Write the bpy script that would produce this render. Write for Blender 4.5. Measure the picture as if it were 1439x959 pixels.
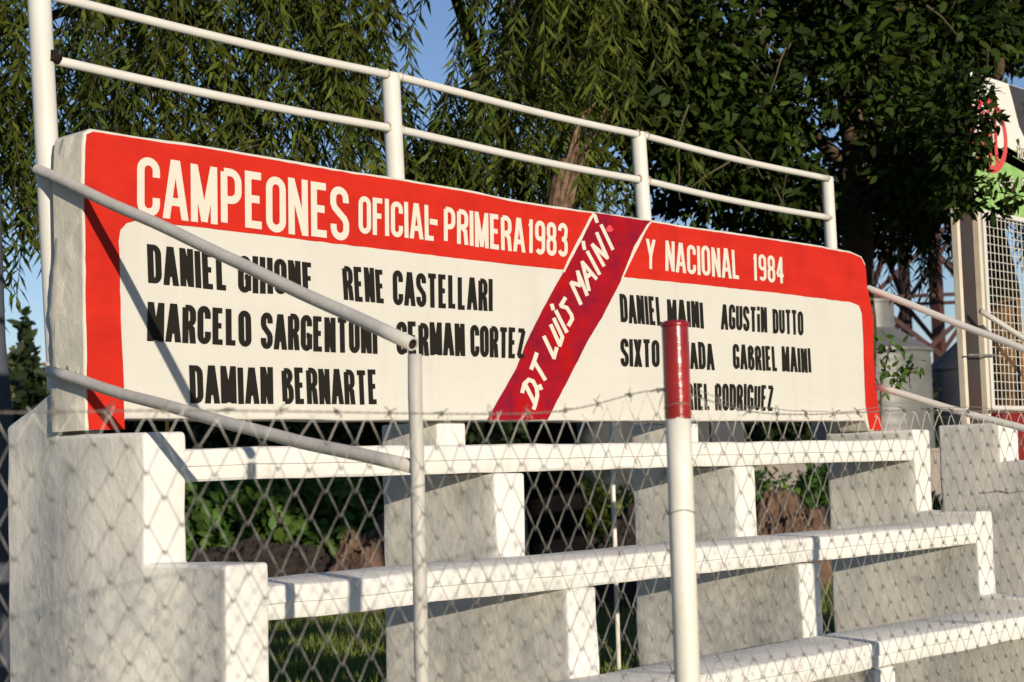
import bpy, bmesh, math, random
import numpy as np
from mathutils import Vector, Matrix, noise

random.seed(7); rng = np.random.default_rng(7)
for o in list(bpy.data.objects): bpy.data.objects.remove(o)
scene = bpy.context.scene
col = scene.collection
R = math.radians

# ------------------------------------------------------------------ camera
F, YAW, PITCH, ROLL = 2282.3, 0.7580, 0.0783, -0.0271
CAM = Vector((-2.5992, -4.2837, -0.1840)); PW, PH = 1439, 959
fw = Vector((math.cos(YAW)*math.cos(PITCH), math.sin(YAW)*math.cos(PITCH), math.sin(PITCH)))
r0 = Vector((math.sin(YAW), -math.cos(YAW), 0)); u0 = r0.cross(fw)
rt = math.cos(ROLL)*r0 + math.sin(ROLL)*u0; up = -math.sin(ROLL)*r0 + math.cos(ROLL)*u0
cd = bpy.data.cameras.new('camera'); cam = bpy.data.objects.new('camera', cd); col.objects.link(cam)
M = Matrix((rt, up, -fw)).transposed().to_4x4(); M.translation = CAM; cam.matrix_world = M
cd.sensor_width = 36; cd.lens = F/PW*36; cd.clip_start = 0.05; cd.clip_end = 3000
cd.dof.use_dof = True; cd.dof.focus_distance = 5.9; cd.dof.aperture_fstop = 6.0
scene.camera = cam
scene.render.resolution_x = 1024; scene.render.resolution_y = 682

# ------------------------------------------------------------------ light
SUN_AZ, SUN_EL = 20.5, 10.2        # degrees left of the sign's normal, elevation
sd = Vector((-math.sin(R(SUN_AZ))*math.cos(R(SUN_EL)), -math.cos(R(SUN_AZ))*math.cos(R(SUN_EL)), math.sin(R(SUN_EL))))
w = bpy.data.worlds.new('World'); scene.world = w; w.use_nodes = True
nt = w.node_tree; bg = nt.nodes['Background']
sky = nt.nodes.new('ShaderNodeTexSky'); sky.sky_type = 'NISHITA'; sky.sun_disc = False
sky.sun_elevation = R(SUN_EL); sky.sun_rotation = R(180+SUN_AZ); sky.air_density = 1.0; sky.dust_density = 0.0; sky.ozone_density = 3.0
tn = nt.nodes.new('ShaderNodeMix'); tn.data_type = 'RGBA'; tn.blend_type = 'MULTIPLY'; tn.inputs[0].default_value = 1; tn.inputs[7].default_value = (1.0, .90, 1.0, 1)
nt.links.new(sky.outputs[0], tn.inputs[6]); nt.links.new(tn.outputs[2], bg.inputs[0]); bg.inputs[1].default_value = 0.11
sl = bpy.data.lights.new('sun', 'SUN'); sl.energy = 4.0; sl.angle = R(0.53); sl.color = (1.0, 0.89, 0.74)
so = bpy.data.objects.new('sun', sl); col.objects.link(so); so.rotation_euler = (-sd).to_track_quat('-Z', 'Y').to_euler()
so.location = (-6, -10, 8)
scene.view_settings.view_transform = 'Standard'; scene.view_settings.look = 'None'
scene.view_settings.gamma = 1; scene.view_settings.exposure = 0.25

# ------------------------------------------------------------------ helpers
def at(px, py, d):
    """point at axial depth d metres behind pixel (px,py) of the 1439x959 photo"""
    px, py, d = float(px), float(py), float(d)
    return CAM + d*(fw + rt*((px-719.5)/F) - up*((py-479.5)/F))
def onY(px, py, Y):
    dr = fw + rt*((px-719.5)/F) - up*((py-479.5)/F)
    return CAM + dr*((Y-CAM.y)/dr.y)
def onX(px, py, X):
    dr = fw + rt*((px-719.5)/F) - up*((py-479.5)/F)
    return CAM + dr*((X-CAM.x)/dr.x)
def tag(o, label=None, cat=None, group=None, kind=None):
    if label: o['label'] = label
    if cat: o['category'] = cat
    if group: o['group'] = group
    if kind: o['kind'] = kind
    return o
def empty(name, loc, label, cat, group=None):
    o = bpy.data.objects.new(name, None); col.objects.link(o); o.location = loc; o.empty_display_size = .1
    return tag(o, label, cat, group)
def link(name, me, mats, parent=None, smooth=False):
    o = bpy.data.objects.new(name, me); col.objects.link(o)
    for m in (mats if isinstance(mats, (list, tuple)) else [mats]): me.materials.append(m)
    if parent is not None:
        o.parent = parent; o.matrix_parent_inverse = Matrix.Translation(-parent.location)
    if smooth:
        for p in me.polygons: p.use_smooth = True
    return o
def from_bm(name, bm, mats, parent=None, smooth=False, recalc=True):
    if recalc: bmesh.ops.recalc_face_normals(bm, faces=bm.faces)
    me = bpy.data.meshes.new(name); bm.to_mesh(me); bm.free()
    return link(name, me, mats, parent, smooth)
def n1(x, s=0.): return noise.noise(Vector((x, s*7.31+.37, s*3.17)))
def bevel(o, wd, seg=2, ang=30):
    m = o.modifiers.new('bevel', 'BEVEL'); m.width = wd; m.segments = seg; m.limit_method = 'ANGLE'; m.angle_limit = R(ang); return o

def tube(bm, pts, r, n=10, cap=True, rs=None):
    pts = [Vector(p) for p in pts]; rings = []
    prev = None
    for i, p in enumerate(pts):
        a = pts[max(i-1, 0)]; b = pts[min(i+1, len(pts)-1)]; t = (b-a).normalized()
        if prev is None:
            x = t.orthogonal().normalized()
        else:
            x = (prev - t*prev.dot(t)).normalized()
        prev = x; y = t.cross(x); rad = rs[i] if rs else r
        rings.append([bm.verts.new(p + rad*(math.cos(2*math.pi*k/n)*x + math.sin(2*math.pi*k/n)*y)) for k in range(n)])
    for A, B in zip(rings, rings[1:]):
        for k in range(n): bm.faces.new((A[k], A[(k+1) % n], B[(k+1) % n], B[k]))
    if cap:
        bm.faces.new(list(reversed(rings[0]))); bm.faces.new(rings[-1])
    return rings
def box(bm, lo, hi):
    x0, y0, z0 = lo; x1, y1, z1 = hi
    v = [bm.verts.new(p) for p in ((x0,y0,z0),(x1,y0,z0),(x1,y1,z0),(x0,y1,z0),(x0,y0,z1),(x1,y0,z1),(x1,y1,z1),(x0,y1,z1))]
    for f in ((0,3,2,1),(4,5,6,7),(0,1,5,4),(1,2,6,5),(2,3,7,6),(3,0,4,7)): bm.faces.new([v[i] for i in f])
def bar(bm, a, b, wd, dp=None, n=None):
    """square bar from a to b"""
    a = Vector(a); b = Vector(b); t = (b-a).normalized()
    y = Vector((0, 0, 1)) if abs(t.z) < .9 else Vector((0, 1, 0))
    x = t.cross(y).normalized(); y = x.cross(t); dp = dp or wd
    q = [(-1,-1),(1,-1),(1,1),(-1,1)]
    A = [bm.verts.new(a + x*i*wd/2 + y*j*dp/2) for i, j in q]; B = [bm.verts.new(b + x*i*wd/2 + y*j*dp/2) for i, j in q]
    for k in range(4): bm.faces.new((A[k], A[(k+1) % 4], B[(k+1) % 4], B[k]))
    bm.faces.new(A[::-1]); bm.faces.new(B)

# ------------------------------------------------------------------ materials
def mat(name, base, rough=.7, spec=.3, var=None, vscale=6., vamt=.5, bump=0., bscale=40., detail=6., spots=None, sscale=9., sthr=(.62, .7), metallic=0., coat=0., island=0., trans=0., streak=None, chips=None, brush=0.):
    m = bpy.data.materials.new(name); m.use_nodes = True; nt = m.node_tree; N = nt.nodes; L = nt.links
    b = N['Principled BSDF']; b.inputs['Roughness'].default_value = rough; b.inputs['Specular IOR Level'].default_value = spec
    b.inputs['Metallic'].default_value = metallic; b.inputs['Coat Weight'].default_value = coat
    tc = N.new('ShaderNodeTexCoord'); co = tc.outputs['Object']
    rgb = N.new('ShaderNodeRGB'); rgb.outputs[0].default_value = (*base, 1); out = rgb.outputs[0]
    def ntex(scale, det=detail, dist=0.):
        t = N.new('ShaderNodeTexNoise'); t.inputs['Scale'].default_value = scale; t.inputs['Detail'].default_value = det
        t.inputs['Roughness'].default_value = .6; t.inputs['Distortion'].default_value = dist; L.new(co, t.inputs['Vector']); return t.outputs['Fac']
    def mix(fac, a, bcol):
        x = N.new('ShaderNodeMix'); x.data_type = 'RGBA'; L.new(fac, x.inputs[0]); L.new(a, x.inputs[6]); x.inputs[7].default_value = (*bcol, 1); return x.outputs[2]
    def ramp(fac, lo, hi, to0=0., to1=1.):
        x = N.new('ShaderNodeMapRange'); x.inputs[1].default_value = lo; x.inputs[2].default_value = hi; x.inputs[3].default_value = to0; x.inputs[4].default_value = to1; L.new(fac, x.inputs[0]); return x.outputs[0]
    if var: out = mix(ramp(ntex(vscale), .38, .66, 0, vamt), out, var)
    if spots: out = mix(ramp(ntex(sscale, 8., .4), sthr[0], sthr[1], 0, .9), out, spots)
    if streak:
        mp = N.new('ShaderNodeMapping'); mp.inputs['Scale'].default_value = (streak[1], streak[1], streak[1]*.07); L.new(co, mp.inputs[0])
        t = N.new('ShaderNodeTexNoise'); t.inputs['Scale'].default_value = 1.; t.inputs['Detail'].default_value = 5.; t.inputs['Roughness'].default_value = .65; L.new(mp.outputs[0], t.inputs['Vector'])
        mk = N.new('ShaderNodeMath'); mk.operation = 'MULTIPLY'; L.new(ramp(t.outputs['Fac'], .50, .70, 0, streak[2]), mk.inputs[0]); L.new(ramp(ntex(2.2, 3.), .40, .62, 0, 1), mk.inputs[1])
        out = mix(mk.outputs[0], out, streak[0])
    if chips: out = mix(ramp(ntex(chips[1], 4., .8), chips[2], chips[2]+.03, 0, .85), out, chips[0])
    if island:
        g = N.new('ShaderNodeNewGeometry'); h = N.new('ShaderNodeHueSaturation'); L.new(out, h.inputs['Color'])
        L.new(ramp(g.outputs['Random Per Island'], 0, 1, 1-island, 1+island), h.inputs['Value'])
        mm = N.new('ShaderNodeMath'); mm.operation = 'FRACT'; m7 = N.new('ShaderNodeMath'); m7.operation = 'MULTIPLY'; m7.inputs[1].default_value = 7.13
        L.new(g.outputs['Random Per Island'], m7.inputs[0]); L.new(m7.outputs[0], mm.inputs[0]); L.new(ramp(mm.outputs[0], 0, 1, .475, .515), h.inputs['Hue'])
        out = h.outputs[0]
    L.new(out, b.inputs['Base Color'])
    if brush:
        mp = N.new('ShaderNodeMapping'); mp.inputs['Scale'].default_value = (2.2, 2.2, 26.); L.new(co, mp.inputs[0])
        t = N.new('ShaderNodeTexNoise'); t.inputs['Scale'].default_value = 1.; t.inputs['Detail'].default_value = 4.; L.new(mp.outputs[0], t.inputs['Vector'])
        hv = N.new('ShaderNodeHueSaturation'); L.new(out, hv.inputs['Color']); L.new(ramp(t.outputs['Fac'], .3, .7, 1-brush, 1+brush), hv.inputs['Value']); out = hv.outputs[0]
        L.new(out, b.inputs['Base Color'])
    if bump:
        bp = N.new('ShaderNodeBump'); bp.inputs['Strength'].default_value = bump; bp.inputs['Distance'].default_value = .01
        L.new(ntex(bscale, 8.), bp.inputs['Height']); L.new(bp.outputs[0], b.inputs['Normal'])
    if trans:
        tr = N.new('ShaderNodeBsdfTranslucent'); L.new(out, tr.inputs[0]); ms = N.new('ShaderNodeMixShader'); ms.inputs[0].default_value = trans
        L.new(b.outputs[0], ms.inputs[1]); L.new(tr.outputs[0], ms.inputs[2]); L.new(ms.outputs[0], N['Material Output'].inputs[0])
    return m
WHITE = mat('white_masonry_paint', (.76,.735,.675), .7, .2, (.68,.65,.58), 5, .6, .3, 30, spots=(.47,.44,.38), sscale=14, sthr=(.66,.76), streak=((.44,.41,.34), 13., .55), chips=((.36,.34,.30), 26., .70))
PANEL = mat('white_sign_paint', (.605,.58,.51), .6, .2, (.575,.545,.47), 3, .6, .35, 9, streak=((.47,.43,.35), 9., .28), chips=((.45,.42,.36), 30., .76), brush=.014)
GREY = mat('weathered_whitewash', (.80,.75,.64), .85, .1, (.56,.54,.49), 3.6, .95, .8, 11, spots=(.45,.43,.38), sscale=9, sthr=(.57,.72), streak=((.40,.38,.33), 7., .6), chips=((.34,.32,.28), 22., .69))
SIDE = mat('sign_edge_whitewash', (.82,.75,.60), .8, .1, (.60,.56,.47), 5, .9, .7, 12, spots=(.5,.46,.38), sscale=17, sthr=(.68,.76))
MORTAR = mat('rough_mortar', (.55,.51,.43), .9, .1, (.30,.28,.24), 30, .8, 1., 70)
RED = mat('red_sign_paint', (.56,.023,.010), .55, .15, (.46,.017,.009), 5, .9, .35, 9, brush=.055)
CRIM = mat('crimson_sash_paint', (.37,.005,.006), .5, .12, (.20,.006,.024), 7, 1., .3, 9, brush=.12)
LETW = mat('white_letter_paint', (.65,.60,.50), .6, .2, (.62,.57,.46), 20, .5)
LETB = mat('black_letter_paint', (.013,.011,.008), .6, .15, (.018,.015,.011), 20, .5)
PINK = mat('pink_paint_smudge', (.7,.06,.07), .5, .3)
RAILW = mat('white_pipe_paint', (.66,.635,.57), .45, .3, (.58,.55,.49), 8, .5, .08, 30, chips=((.16,.075,.035), 11., .745))
RAILG = mat('greyed_pipe_paint', (.54,.51,.45), .5, .3, (.44,.41,.36), 9, .7, .2, 40, spots=(.40,.17,.07), sscale=7, sthr=(.72,.76))
WELD = mat('rusty_weld', (.30,.19,.11), .8, .2, (.55,.50,.42), 30, .9, .6, 60)
RUST = mat('rust', (.035,.02,.014), .9, .1, (.012,.009,.008), 40, .8, .5, 60)
POSTR = mat('glossy_red_enamel', (.33,.010,.008), .22, .5, (.20,.006,.006), 9, .9, .2, 20, coat=.3, chips=((.5,.42,.36), 20., .75), streak=((.12,.006,.006), 25., .7))
POSTW = mat('white_enamel', (.80,.76,.66), .35, .4, (.66,.62,.52), 7, .7, .1, 20, chips=((.22,.12,.06), 14., .73), streak=((.42,.36,.28), 22., .5))
WIRE = mat('galvanised_wire', (.66,.63,.55), .55, .4, (.50,.46,.38), 12, .8, metallic=.1)
BARB = mat('dull_barbed_wire', (.34,.31,.26), .6, .3, (.20,.15,.11), 12, .8, metallic=.35)
WILLOW = mat('willow_leaf', (.098,.125,.017), .6, .12, (.034,.056,.008), 1.6, .8, island=.55, trans=.32)
BROAD = mat('broad_leaf', (.040,.066,.009), .6, .12, (.010,.021,.004), 1.7, .9, island=.65, trans=.28)
HEDGE = mat('hedge_leaf', (.024,.040,.010), .55, .25, (.014,.024,.007), .8, .7, island=.4, trans=.2)
BUSHM = mat('bush_leaf', (.085,.16,.028), .55, .15, (.045,.10,.018), 1.5, .7, island=.35, trans=.3)
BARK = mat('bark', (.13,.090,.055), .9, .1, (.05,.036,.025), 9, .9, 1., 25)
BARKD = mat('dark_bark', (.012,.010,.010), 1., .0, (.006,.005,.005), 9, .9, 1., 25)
WOOD = mat('splintered_wood', (.24,.155,.10), .9, .05, (.08,.048,.03), 22, 1., 1., 50, streak=((.05,.032,.022), 60., .9))
TWIG = mat('twig', (.10,.085,.05), .8, .2)
GROUND = mat('ground', (.060,.085,.024), .95, .1, (.16,.12,.075), .35, .9, .6, 8, spots=(.10,.125,.03), sscale=1.3, sthr=(.5,.65))
GRASS = mat('grass_blade', (.14,.205,.034), .6, .1, (.18,.18,.05), .7, .7, island=.35, trans=.25)
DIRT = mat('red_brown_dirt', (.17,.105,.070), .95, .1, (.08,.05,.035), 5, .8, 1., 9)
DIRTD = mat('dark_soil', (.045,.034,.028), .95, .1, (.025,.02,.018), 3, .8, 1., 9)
CREAM = mat('cream_steel_paint', (.70,.62,.47), .5, .3, (.58,.50,.37), 8, .7, .1, 20, spots=(.30,.17,.09), sscale=6, sthr=(.7,.76))
STEELD = mat('dark_steel', (.04,.035,.034), .6, .3, (.06,.022,.018), 2., .8)
REDST = mat('red_lead_steel', (.085,.030,.026), .6, .3, (.04,.022,.02), 3., .8)
SILO = mat('galvanised_silo', (.14,.138,.126), .5, .4, (.24,.23,.21), 1.2, .7, metallic=.2)
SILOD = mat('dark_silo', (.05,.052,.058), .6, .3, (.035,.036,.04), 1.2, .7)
SHED = mat('shed_sheet', (.075,.077,.072), .6, .2, (.06,.062,.058), 1., .7)
LOWW = mat('low_wall_paint', (.34,.29,.24), .8, .2, (.24,.21,.18), 1.4, .8)
BANW = mat('banner_vinyl', (.72,.70,.62), .45, .3)
BANG = mat('banner_green_print', (.20,.42,.10), .45, .3, (.42,.55,.22), 14, .8)
BANR = mat('banner_red_print', (.60,.07,.06), .45, .3)
BAND = mat('banner_dark_print_and_shadow', (.05,.045,.05), .45, .3)  # dark outlines of the lettering, and the shadow wedge painted on the sheet
POLE = mat('shade_tinted_pole', (.085,.095,.115), .85, .2, (.06,.065,.08), 3, .7, .5, 15)  # grey pole standing in shade: the dark bluish shade is put into its colour
MESHW = mat('white_weldmesh', (.72,.68,.58), .5, .4)
YEL = mat('yellow_stake', (.62,.33,.03), .6, .3)

# ------------------------------------------------------------------ ground (one sheet)
GZ = -1.70
bm = bmesh.new()
xs = [-1500,-300,-60,-25,-12,-6,0,6,12,18,25,40,80,300,1500]; ys = [-1500,-300,-60,-20,-8,-3,0,3,6,9,12,16,22,30,45,80,300,1500]
g = [[bm.verts.new((x, y, GZ + (0 if abs(x) > 200 or abs(y) > 200 else .04*noise.noise(Vector((x*.3, y*.3, 0)))))) for y in ys] for x in xs]
for i in range(len(xs)-1):
    for j in range(len(ys)-1): bm.faces.new((g[i][j], g[i+1][j], g[i+1][j+1], g[i][j+1]))
tag(from_bm('ground', bm, GROUND, smooth=True), kind='structure')

# ------------------------------------------------------------------ concrete bleacher
X0, L_, T_ = 0.122, 1.4532, 0.1493
YS = [0.055, -0.239, -0.568, -0.897, -1.226]           # riser fronts, back to front
ZT = [0.0, -0.097, -0.497, -0.897, -1.297]             # bench tops
BH = 0.100
def resample(poly, step=.06, closed=True):
    out = []; n = len(poly)
    for i in range(n if closed else n-1):
        a = Vector(poly[i]); b = Vector(poly[(i+1) % n]); k = max(1, int((b-a).length/step))
        for j in range(k): out.append(a.lerp(b, j/k))
    if not closed: out.append(Vector(poly[-1]))
    return out
def pier_mesh(x, t, prof, xo, seed, parent, name='pier'):
    """stepped YZ outline cast as a wall of thickness t, then made uneven by hand"""
    bm = bmesh.new()
    A = [bm.verts.new((0, y, z)) for y, z in prof]; B = [bm.verts.new((t, y, z)) for y, z in prof]; n = len(A)
    bm.faces.new(A); bm.faces.new(B[::-1])
    for k in range(n): bm.faces.new((A[k], A[(k+1) % n], B[(k+1) % n], B[k]))
    bmesh.ops.recalc_face_normals(bm, faces=bm.faces)
    for f in bm.faces: f.material_index = 1 if abs(f.normal.x) > .6 else 0
    bmesh.ops.bevel(bm, geom=bm.edges[:], offset=.012, segments=3, profile=.5, affect='EDGES', clamp_overlap=True)
    y0_, y1_ = min(p[0] for p in prof), max(p[0] for p in prof); z1_ = max(p[1] for p in prof)
    yy = y0_+.043
    while yy < y1_: bmesh.ops.bisect_plane(bm, geom=bm.verts[:]+bm.edges[:]+bm.faces[:], plane_co=(0, yy, 0), plane_no=(0, 1, 0), dist=1e-5); yy += .0713
    zz = GZ+.051
    while zz < z1_: bmesh.ops.bisect_plane(bm, geom=bm.verts[:]+bm.edges[:]+bm.faces[:], plane_co=(0, 0, zz), plane_no=(0, 0, 1), dist=1e-5); zz += .0717
    for v in bm.verts:
        y, z = v.co.y, v.co.z; q = Vector((y*5, z*5, seed + v.co.x/t*3)); nv = noise.noise_vector(q)
        dx = float(np.interp(y, [p[0] for p in xo], [p[1] for p in xo]))
        v.co = Vector((x + dx + v.co.x + .0055*nv.x + .002*noise.noise(q*4), y + .008*nv.y + .002*noise.noise(q*5), z + .006*nv.z))
    o = from_bm(name, bm, [WHITE, GREY], parent, smooth=True); o.data.set_sharp_from_angle(angle=R(50))
    return o
def stepped(ytop, ztops, yback, full):
    """YZ profile: full piers rise above the bench tops, the inner ones carry the benches"""
    if full:
        pr = [(yback, GZ-.1), (yback, ztops[0])]
        for k in range(4):
            pr += [(YS[k+1], ztops[k]), (YS[k+1], ztops[k+1] if k < 3 else GZ-.1)]
    else:
        pr = [(yback, GZ-.1), (yback, ztops[0]), (ytop, ztops[0])]
        for k in range(1, 5):
            zz = ZT[k] - BH - .003
            pr += [(YS[k-1] if k > 1 else ytop, zz), (YS[k] + .004, zz)]
        pr += [(YS[4] + .004, GZ-.1)]
    return pr
stand = empty('concrete_bleacher', (2.3, -.4, GZ), 'white and grey stepped concrete bleacher with bench slabs under the painted sign wall', 'bleacher')
xoffs = [[(-1.3,.0),(-.568,.024),(-.30,.024),(-.239,-.018),(.0,-.052),(.18,-.050),(.36,-.022),(.6,-.018)], [(-1.3,0),(.6,0)],
         [(-1.3,-.05),(-.568,-.040),(-.239,-.008),(.6,0)], [(-1.3,0),(-.568,0),(-.239,.03),(.6,.03)]]
for i in range(4):
    x = X0 + i*L_
    if i in (0, 3):
        prof = stepped(0, [-.047, -.432 if i == 0 else -.445, -.84, -1.24], .545 if i == 0 else .27, True)
        if i == 0: prof = [(.545, GZ-.1), (.545, -.008), (.46, .022), (.34, .062), (.20, .105), (.188, -.047)] + prof[2:]
    else:
        prof = stepped(.058, [-.004], .375 if i == 1 else .33, False)
    pier_mesh(x, T_, prof, xoffs[i], i*3.1+1, stand)
def bench_mesh(xa, xb, yf, yb, zt, seed, parent):
    h = BH
    prof = [(yf+.012, zt), (yf+.003, zt-.006), (yf, zt-.016), (yf, zt-h*.52), (yf+.007, zt-h*.56), (yf+.007, zt-h*.9), (yf+.014, zt-h), (yb, zt-h), (yb, zt)]
    bm = bmesh.new(); rings = []; n = int((xb-xa)/.06)
    for i in range(n+1):
        x = xa + (xb-xa)*i/n
        rings.append([bm.verts.new((x, y + (.007*n1(x*2.2, seed)+.003*n1(x*11, seed+4) if j < 7 else 0), z + .006*n1(x*2., seed+7) + .003*n1(x*9, seed+j))) for j, (y, z) in enumerate(prof)])
    m = len(prof)
    for a, b in zip(rings, rings[1:]):
        for k in range(m): bm.faces.new((a[k], a[(k+1) % m], b[(k+1) % m], b[k]))
    bm.faces.new(rings[0]); bm.faces.new(rings[-1][::-1])
    o = from_bm('bench', bm, WHITE, parent)
    for p in o.data.polygons: p.use_smooth = len(p.vertices) == 4
    o.data.set_sharp_from_angle(angle=R(38)); return o
for k in range(1, 5):
    bench_mesh(X0+T_-.03, X0+3*L_+.03, YS[k], YS[k-1]-.002 if k > 1 else .054, ZT[k], k*2.7, stand)
# ------------------------------------------------------------------ painted sign wall
S0, SW, SH = .0585, 4.5066, .8808
sign = empty('sign_wall', (S0+SW/2, .09, 0), 'long white wall with red border, diagonal crimson sash and hand painted names', 'sign wall')
def sx(px, py): p = onY(px, py, 0); return (p.x, p.z)
out_px = [(122,604),(120,560),(119,500),(118,430),(117,330),(116,260),(117,200),(119,184),(128,180),(200,192),(300,206),(400,224),(500,241),(560,250),(620,260),(660,267),(720,280),(780,290),(835,297),(915,309),
          (960,317),(1020,325),(1080,334),(1140,343),(1195,353),(1211,360),(1217,372),(1219,400),(1224,425),(1228,450),(1228,500),(1231,540),(1235,570),(1240,604),(1222,606),(1217,592)]
bot_px = [(1217,591.5),(1000,592),(800,592),(650,591),(500,591),(300,589.5),(176,588.5),(174,603)]
wall_poly = [sx(*p) for p in out_px] + [sx(*p) for p in bot_px[1:]]
wall_poly = [(x, max(z, -.050)) for x, z in wall_poly]
def prism(bm, poly, y0, y1):
    A = [bm.verts.new((x, y0, z)) for x, z in poly]; B = [bm.verts.new((x, y1, z)) for x, z in poly]
    bm.faces.new(A); bm.faces.new(B[::-1]); n = len(A)
    for k in range(n): bm.faces.new((A[k], A[(k+1) % n], B[(k+1) % n], B[k]))
wp = [(p[0], p[1]) for p in resample(wall_poly, .05)]
wp = [(x + .0025*n1(x*14+z*9, 3), z + .003*n1(x*13, 4)) for x, z in wp]
bm = bmesh.new(); prism(bm, wp, 0, .175)
bmesh.ops.recalc_face_normals(bm, faces=bm.faces)
for f in bm.faces: f.material_index = 1 if f.normal.x < -.5 else (2 if f.normal.x > .5 and f.calc_center_median().x > 4 else 0)
bmesh.ops.triangulate(bm, faces=[f for f in bm.faces if len(f.verts) > 4])
bevel(from_bm('wall', bm, [PANEL, SIDE, RED], sign), .008, 2, 50)
def flat(name, poly, y, m, parent, amp=.0018, step=.02, seed=0):
    pts = resample(poly, step); bm = bmesh.new()
    vs = [bm.verts.new((p[0] + amp*n1(p[1]*23 + p[0]*17, seed), y, p[1] + amp*n1(p[0]*21, seed+3))) for p in pts]
    f = bm.faces.new(vs); f.normal_update()
    if f.normal.y > 0: f.normal_flip()
    bmesh.ops.triangulate(bm, faces=[f], ngon_method='EAR_CLIP')
    return from_bm(name, bm, m, parent, recalc=False)
# red border: an upside-down U with its own inner outline
def ins(p, dx, dz): return (p[0]+dx, p[1]+dz)
outer = [sx(*p) for p in out_px[:-2]]
outer = [(x + (.006 if x < .3 else (-.006 if x > 4.45 else 0)), z - (.010 if z > .5 else 0)) for x, z in outer]
inner_px = [(1222,604),(1216,570),(1214,520),(1213,480),(1211,442),(1207,430),(1196,425),(1100,413),(1000,402),(880,390),(795,380),(700,370),(600,358),(500,346),(400,334),(300,322),(225,314),(190,311),(178,314),(169,324),(167,340),(169,430),(172,500),(174,560),(175,604)]
red_poly = [(x, max(z, -.046)) for x, z in outer + [sx(*p) for p in inner_px]]
flat('red_border', red_poly, -.0012, RED, sign, .0022)
# sash
sash_px = [(835,297),(815,338),(791,383),(765,430),(740,480),(725,518),(705,553),(684,590.5),(769,590.5),(780,568),(800,530),(825,480),(845,447),(873,393),(893,350),(915,309.5)]
sash = flat('sash', [ins(sx(*p), 0, -.006 if p[1] < 320 else 0) for p in sash_px], -.0024, CRIM, sign, .0025, seed=5)

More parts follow.
